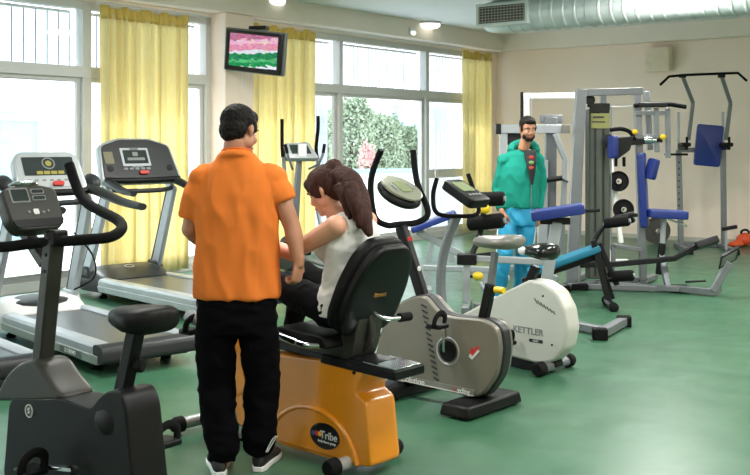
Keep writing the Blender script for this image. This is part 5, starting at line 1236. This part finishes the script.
# ------------------------------------------------------------------ man in the orange T-shirt, seen from behind
def man_orange():
    F = Frame(-.665, 4.88, 0); p = F.p
    r = root('person', 'person in an orange T-shirt and black track trousers standing with their back turned', 'person', F)
    hc = p(240, 131, .04); f = V(.50, .80, -.34)
    shL, shR = p(203, 178, 0), p(272, 177, 0); elL, wrL = p(190, 229, .03), p(207, 247, .24); elR, wrR = p(292, 226, -.02), p(299, 262, -.05)
    hipL, hipR = p(221, 300, .0), p(254, 300, .0); knL, knR = p(217, 380, .03), p(260, 378, .05); anL, anR = V(p(222, 462, 0).x, .02, .09), V(p(259, 455, .08).x, .09, .10)
    B = MB(); q, M = head(B, hc, f, (0, .25, 1), 1.0)
    B.tube([hc+V(-.012, -.03, -.04), hc+V(-.02, -.035, -.10), p(235, 168, -.01)], [.058, .058, .075], 16)
    rings_tube(B, [(p(237, 0, 0).x, 0, z, a, b) for z, a, b in ((.86, .150, .09), (.98, .13, .08), (1.10, .13, .08), (1.25, .14, .085), (1.36, .12, .07), (1.42, .08, .05))])
    B.tube([shL, shR], .045, 14)
    for s, e, w in ((shL, elL, wrL), (shR, elR, wrR)):
        B.tube([s, s.lerp(e, .35), s.lerp(e, .7), e, e.lerp(w, .3), e.lerp(w, .7), w], [.056, .052, .045, .041, .043, .034, .027], 14); B.ell(e, (.042,)*3)
    hand(B, wrR, (-.14, .02, -1), (-.75, .5, 0), (-.2, .9, .1), 1.15, 1.0); hand(B, wrL, (.8, .5, -.2), (.2, -.2, -1), (-.3, .8, .2), .7, .95)
    for h, k, a in ((hipL, knL, anL), (hipR, knR, anR)):
        B.tube([h, h.lerp(k, .5), k, k.lerp(a, .35), a], [.088, .076, .056, .057, .038], 14); B.ell(a+V(0, .05, -.05), (.035, .11, .035))
    body = fuse('body', B, M_skin, r, .0065, 3)
    face_parts(r, q, M)
    # short black hair, cropped at the nape
    H = MB(); H.ell(q(0, -.020, .042), (.083, .096, .084), M); H.ell(q(0, -.052, -.006), (.073, .058, .066), M); H.ell(q(0, -.07, -.045), (.050, .030, .030), M); H.ell(q(0, .035, .080), (.060, .055, .040), M)
    for k in (-1, 1): H.ell(q(k*.066, .012, .018), (.014, .030, .036), M)
    fuse('hair', H, M_hair, r, .005, 2, (.004, 60, 60))
    # T-shirt
    T = MB(); cx = p(237, 0, 0).x
    rings_tube(T, [(cx-.0, .0, z, a, b) for z, a, b in ((.835, .203, .135), (.88, .205, .135), (1.0, .203, .130), (1.12, .197, .130), (1.24, .200, .135), (1.33, .195, .125), (1.39, .18, .11), (1.44, .15, .095), (1.48, .105, .082), (1.515, .080, .072))], e=.85)
    for s in (shL, shR): T.ell(s, (.070, .070, .066))
    for s, e, k in ((shL, elL, .70), (shR, elR, .42)):
        h_ = s.lerp(e, k+.10); T.tube([s+V(0, 0, -.03), s.lerp(e, .35), h_], [.066, .072, .068], 16)
    T.tube([p(236, 158, -.015), p(236, 153, -.01)], [.085, .074], 18)
    fuse('t_shirt', T, mat('orange_cotton', (222, 120, 50), .9, spec=.15, var=.04, scale=4, bump=.08, bscale=300), r, .009, 6, (.009, 7, 3.5), 2.0)
    # neck ribbing and hem stitch
    c = p(237, 153, -.0); MB().tube([(c.x+.068*cos(a), c.y+.062*sin(a), c.z-.018*sin(a)+.004) for a in [2*pi*k/24 for k in range(25)]], .008, 8).build('collar', mat('orange_rib', (208, 104, 34), .9), r)
    # trousers
    K = MB(); rings_tube(K, [(p(237, 0, 0).x, .0, z, a, b) for z, a, b in ((.90, .175, .118), (.82, .186, .125), (.74, .190, .125), (.67, .188, .12))])
    K.tube([hipL, p(216, 335, .0), p(216, 380, .03), p(219, 420, .03), p(223, 446, .01), V(anL.x, .0, .055)], [.092, .096, .088, .085, .080, .066], 18)
    K.tube([hipR, p(259, 335, .0), p(262, 378, .05), p(260, 415, .06), p(259, 440, .06), V(anR.x, .07, .085)], [.090, .092, .086, .080, .080, .066], 18)
    tr = fuse('trousers', K, mat('black_tracksuit', (9, 8, 12), .95, spec=.08, var=.1, bump=.1, bscale=200), r, .009, 4, (.010, 5, 9), 7.0)
    for dx in (0, .014): MB().tube([p(276+dx*100, 436, -.02), p(272+dx*180, 440, -.015), p(266+dx*100, 452, -.012)], .0028, 6, sm=4).build('white_piping', M_white, tr)
    for s_, (hx, hy) in enumerate(((anL.x, -.06), (anR.x, .015))): shoe(r, (hx, hy, 0), (-.25 if s_ == 0 else .2, 1, 0), mat('dark_shoe_upper', (34, 34, 36), .6), M_white)
man_orange()

# ------------------------------------------------------------------ woman on the recumbent bike
def woman():
    F = FRc; p = F.p
    r = root('person', 'person with long brown hair in a white tank top sitting on the orange bike', 'person', F)
    hc = p(326, 191, .02); f = V(.86, .30, -.52)
    shL, shR = V(.075, .150, 1.17), V(.155, -.160, 1.175)
    elL, wrL = V(.30, .225, 1.03), V(.535, .24, 1.075); elR, wrR = V(.34, -.22, 1.02), V(.54, -.24, 1.075)
    hL, hR = V(.15, .09, .755), V(.15, -.09, .755); kL, kR = V(.575, .11, .86), V(.55, -.11, .88); aL, aR = V(.985, .20, .655), V(.765, -.20, .50)
    B = MB(); q, M = head(B, hc, f, (.3, 0, 1), .96)
    B.tube([hc+V(-.02, 0, -.03), hc+V(-.055, 0, -.10), V(.12, 0, 1.17)], [.050, .048, .062], 16)
    def trunk(T, k, secs):
        R_ = []
        for u, z, a, b, tilt in secs:      # a half width (v), b half depth (u)
            R_.append([(u+b*k*cos(t)*cos(tilt), a*k*math.copysign(abs(sin(t))**.85, sin(t)), z-b*k*cos(t)*sin(tilt)) for t in [2*pi*i/28 for i in range(28)]])
        T.loft(R_)
    secs = [(.17, .675, .13, .10, 0), (.165, .73, .170, .12, 0), (.16, .80, .160, .112, .05), (.14, .88, .140, .10, .1), (.12, .97, .138, .10, .15), (.11, 1.06, .150, .115, .2), (.115, 1.13, .150, .105, .25), (.12, 1.19, .11, .07, .3), (.125, 1.215, .07, .05, .3)]
    trunk(B, .92, secs); B.tube([shL, shR], .042, 14); B.ell(shL, (.054,)*3); B.ell(shR, (.05,)*3)
    for s, e, w in ((shL, elL, wrL), (shR, elR, wrR)):
        B.tube([s, s.lerp(e, .35), s.lerp(e, .7), e, e.lerp(w, .3), e.lerp(w, .7), w], [.052, .048, .042, .037, .038, .030, .023], 14); B.ell(e, (.038,)*3)
        sd = 1 if s.y > 0 else -1; hand(B, w, (1, 0, -.15), (.0, -.2*sd, -1), (0, -sd, .1), 1.0, .88)
    for h, k, a in ((hL, kL, aL), (hR, kR, aR)):
        B.tube([h, h.lerp(k, .5), k, k.lerp(a, .35), a], [.088, .074, .054, .052, .034], 14); B.ell(a+V(.04, 0, -.02), (.09, .032, .03))
    fuse('body', B, M_skin2, r, .0065, 3)
    face_parts(r, q, M, .96, M_hairb)
    H = MB(); H.ell(q(0, -.016, .045), (.086, .104, .086), M); H.ell(q(0, -.055, .0), (.080, .068, .080), M); H.ell(q(0, .055, .070), (.058, .040, .034), M)
    for k in (-1, 1): H.ell(q(k*.070, .012, .015), (.016, .042, .05), M)
    H.ell(q(0, -.095, .085), (.045, .045, .045), M)
    tail = [p(338, 174, 0), p(349, 180, .0), p(358, 198, .03), p(364, 218, .05), p(370, 236, .055)]
    H.tube(tail, [.055, .066, .060, .046, .014], 16, sm=5, sq=.8)
    H.tube([p(350, 186, .05), p(356, 205, .08), p(360, 228, .09)], [.04, .036, .012], 12, sm=5)
    H.tube([p(340, 186, .05), p(346, 200, .07), p(350, 220, .085)], [.036, .030, .010], 12, sm=5)
    fuse('hair', H, M_hairb, r, .006, 3, (.0035, 60, 9))
    T = MB(); trunk(T, 1.06, [(s[0], s[1], s[2], s[3], s[4]) for s in secs[1:8]])
    T.ell((.205, .065, 1.045), (.072, .072, .068)); T.ell((.22, -.065, 1.045), (.072, .072, .068))
    for s in (-1, 1): T.tube([(.055-.035*s, s*.080, 1.14), (.135-.035*s, s*.075, 1.205), (.21-.03*s, s*.08, 1.14)], [.034, .028, .032], 12, sm=4)
    fuse('tank_top', T, mat('white_cotton', (216, 216, 212), .85, var=.03, bump=.08, bscale=300), r, .008, 4, (.005, 8, 12), 1.0)
    K = MB(); trunk(K, 1.04, [secs[0], (.167, .72, .172, .125, 0), (.163, .77, .165, .118, 0), (.16, .80, .155, .112, .05)])
    for h, k, a in ((hL, kL, aL), (hR, kR, aR)):
        K.tube([h, h.lerp(k, .5), k, k.lerp(a, .35), k.lerp(a, .9)], [.090, .082, .064, .062, .046], 16); K.ell(k, (.064,)*3)
    fuse('leggings', K, mat('black_leggings', (10, 10, 13), .85, spec=.12, var=.1), r, .008, 3, (.004, 10, 10), 3.0)
    for a in (aL, aR):
        B2 = MB(); B2.ell(a+V(.05, 0, -.035), (.125, .042, .038), rotm('Y', -12)); B2.ell(a+V(-.03, 0, -.01), (.045, .04, .055)); B2.ell(a+V(.12, 0, -.03), (.05, .043, .03))
        fuse('shoe', B2, mat('grey_trainer', (120, 122, 126), .6), r, .006, 2)
woman()

# ------------------------------------------------------------------ man in the green hoodie
def man_teal():
    F = Frame(1.36, 10.0, 0); p = F.p
    r = root('person', 'person in a green zip hoodie and turquoise track trousers walking between the machines', 'person', F)
    hc = p(528, 129, -.03); f = V(.18, -1, -.22)
    shA, shB = p(503.5, 161, 0), p(538, 160, .02); elA, wrA = p(498, 189, .04), p(502, 212, -.10); elB, wrB = p(541, 188, .06), p(538, 212, .0)
    hA, hB = p(509, 212, 0), p(526, 212, .0); kA, kB = p(505, 252, -.10), p(524, 254, .04); aA, aB = V(p(497, 290, 0).x, .02, .10), V(p(521, 293, .2).x, .28, .10)
    kA.z = .50; kB.z = .50; cx = p(519, 0, 0).x
    B = MB(); q, M = head(B, hc, f, (0, 0, 1), 1.0)
    B.tube([hc+V(0, .02, -.05), p(523, 150, .02)], [.054, .054], 14)
    rings_tube(B, [(cx, 0, z, a, b) for z, a, b in ((.86, .15, .10), (1.0, .14, .095), (1.2, .135, .08), (1.34, .12, .07), (1.42, .08, .05))])
    B.tube([shA, shB], .042, 14)
    for s, e, w in ((shA, elA, wrA), (shB, elB, wrB)):
        B.tube([s, e, e.lerp(w, .4), w], [.050, .040, .038, .027], 14); hand(B, w, (.12, -.1, -1), (.5 if s is shA else -.5, .6, 0), (.3, -.9, 0), .5, 1.0)
    for h, k, a in ((hA, kA, aA), (hB, kB, aB)): B.tube([h, h.lerp(k, .5), k, k.lerp(a, .35), a], [.085, .074, .055, .055, .038], 14)
    fuse('body', B, M_skin, r, .0075, 3); face_parts(r, q, M)
    H = MB(); H.ell(q(0, -.022, .048), (.081, .092, .078), M); H.ell(q(0, -.058, 0), (.070, .052, .060), M); H.ell(q(0, .052, .082), (.056, .035, .026), M)
    for k in (-1, 1): H.ell(q(k*.068, .008, .012), (.012, .024, .034), M)
    fuse('hair', H, M_hair, r, .006, 2, (.004, 60, 60))
    BD = MB().ell(q(0, .060, -.088), (.044, .035, .026), M).ell(q(.045, .03, -.065), (.018, .035, .030), M).ell(q(-.045, .03, -.065), (.018, .035, .030), M)
    fuse('beard', BD, M_hair, r, .006, 1)
    MT = mat('green_sweat_cotton', (30, 134, 118), .9, spec=.15, var=.07, scale=4, bump=.1, bscale=200)
    T = MB(); rings_tube(T, [(cx-.005, 0, z, a, b) for z, a, b in ((.93, .180, .125), (.98, .190, .13), (1.1, .192, .135), (1.25, .190, .13), (1.33, .175, .115), (1.385, .13, .09), (1.42, .09, .075), (1.46, .072, .07))], e=.85)
    T.tube([shA, p(521, 156, .02), shB], [.060, .066, .060], 16, sm=4)
    for s, e, w in ((shA, elA, wrA), (shB, elB, wrB)): T.tube([s, s.lerp(e, .5), e, e.lerp(w, .5), e.lerp(w, .88)], [.060, .064, .060, .054, .046], 16); T.ell(e, (.060,)*3); T.ell(s, (.066,)*3)
    T.tube([p(510, 151, .0), p(514, 146, .07), p(524, 144, .10), p(534, 146, .07), p(537, 152, 0)], [.030, .042, .05, .042, .030], 14, sm=4)
    jk = fuse('hoodie', T, MT, r, .009, 4, (.008, 8, 5), 4.0)
    # dark printed T-shirt showing in the open zip
    z0, z1 = p(0, 184, 0).z, p(0, 151, 0).z; xc = p(533, 0, -.13).x
    P = [(-.012, z0), (.018, z0), (.050, z1-.05), (.045, z1+.01), (-.050, z1+.01), (-.050, z1-.06)]
    pts = []
    def surf(x, z): return -.138-.006*cos(x*9) + (.05*max(0, (z-1.33)/.1))
    R1 = []
    for i in range(13):
        t = i/12; z = z0+(z1+.01-z0)*t; w0 = .010+.045*min(1, t*1.3); ring = []
        for k in range(9): x = -w0+2*w0*k/8+.01*(1-t); ring.append((xc-.02+x, surf(x, z)-.008*cos(pi*x/(w0*2+.001))-.012, z))
        for k in range(8, -1, -1): x = -w0+2*w0*k/8+.01*(1-t); ring.append((xc-.02+x, surf(x, z)+.03, z))
        R1.append(ring)
    ts = MB().loft(R1).build('t_shirt', mat('black_print_shirt', (28, 26, 30), .8), r, sharp=70)
    for dz, c_ in ((-.02, (170, 50, 44)), (-.07, (120, 150, 90)), (-.12, (170, 60, 50))): MB().ell((xc-.02, surf(0, 1.3)-.017, z1+dz-.04), (.025, .006, .018)).build('shirt_print', mat('print_%d' % (c_[0]+c_[1]), c_, .7), ts)
    MB().tube([(xc-.015, -.140, z0), (xc-.02, -.140, .95)], .004, 6).build('zip', M_steel, jk)
    K = MB(); rings_tube(K, [(p(518, 0, 0).x, 0, z, a, b) for z, a, b in ((1.0, .15, .105), (.9, .168, .115), (.80, .17, .115), (.76, .165, .11))])
    for h, k, a in ((hA, kA, aA), (hB, kB, aB)): K.tube([h, h.lerp(k, .5), k, k.lerp(a, .5), a+V(0, 0, -.03)], [.095, .092, .080, .075, .070], 16); K.ell(k, (.080,)*3)
    tr = fuse('trousers', K, mat('turquoise_nylon', (30, 140, 180), .6, var=.05, bump=.05, bscale=100), r, .009, 4, (.012, 7, 5), 9.0)
    for h, k, a, sx in ((hA, kA, aA, -1), (hB, kB, aB, 1)):
        MB().tube([h+V(sx*.098, -.01, 0), h.lerp(k, .5)+V(sx*.094, -.01, 0), k+V(sx*.083, -.01, 0), a+V(sx*.074, 0, .03)], .007, 8, sm=4).build('side_stripe', M_white, tr)
    shoe(r, (aA.x, .08, 0), (-.3, -1, 0), M_white, M_dark); shoe(r, (aB.x, .34, 0), (.1, -1, 0), M_white, M_dark)
man_teal()
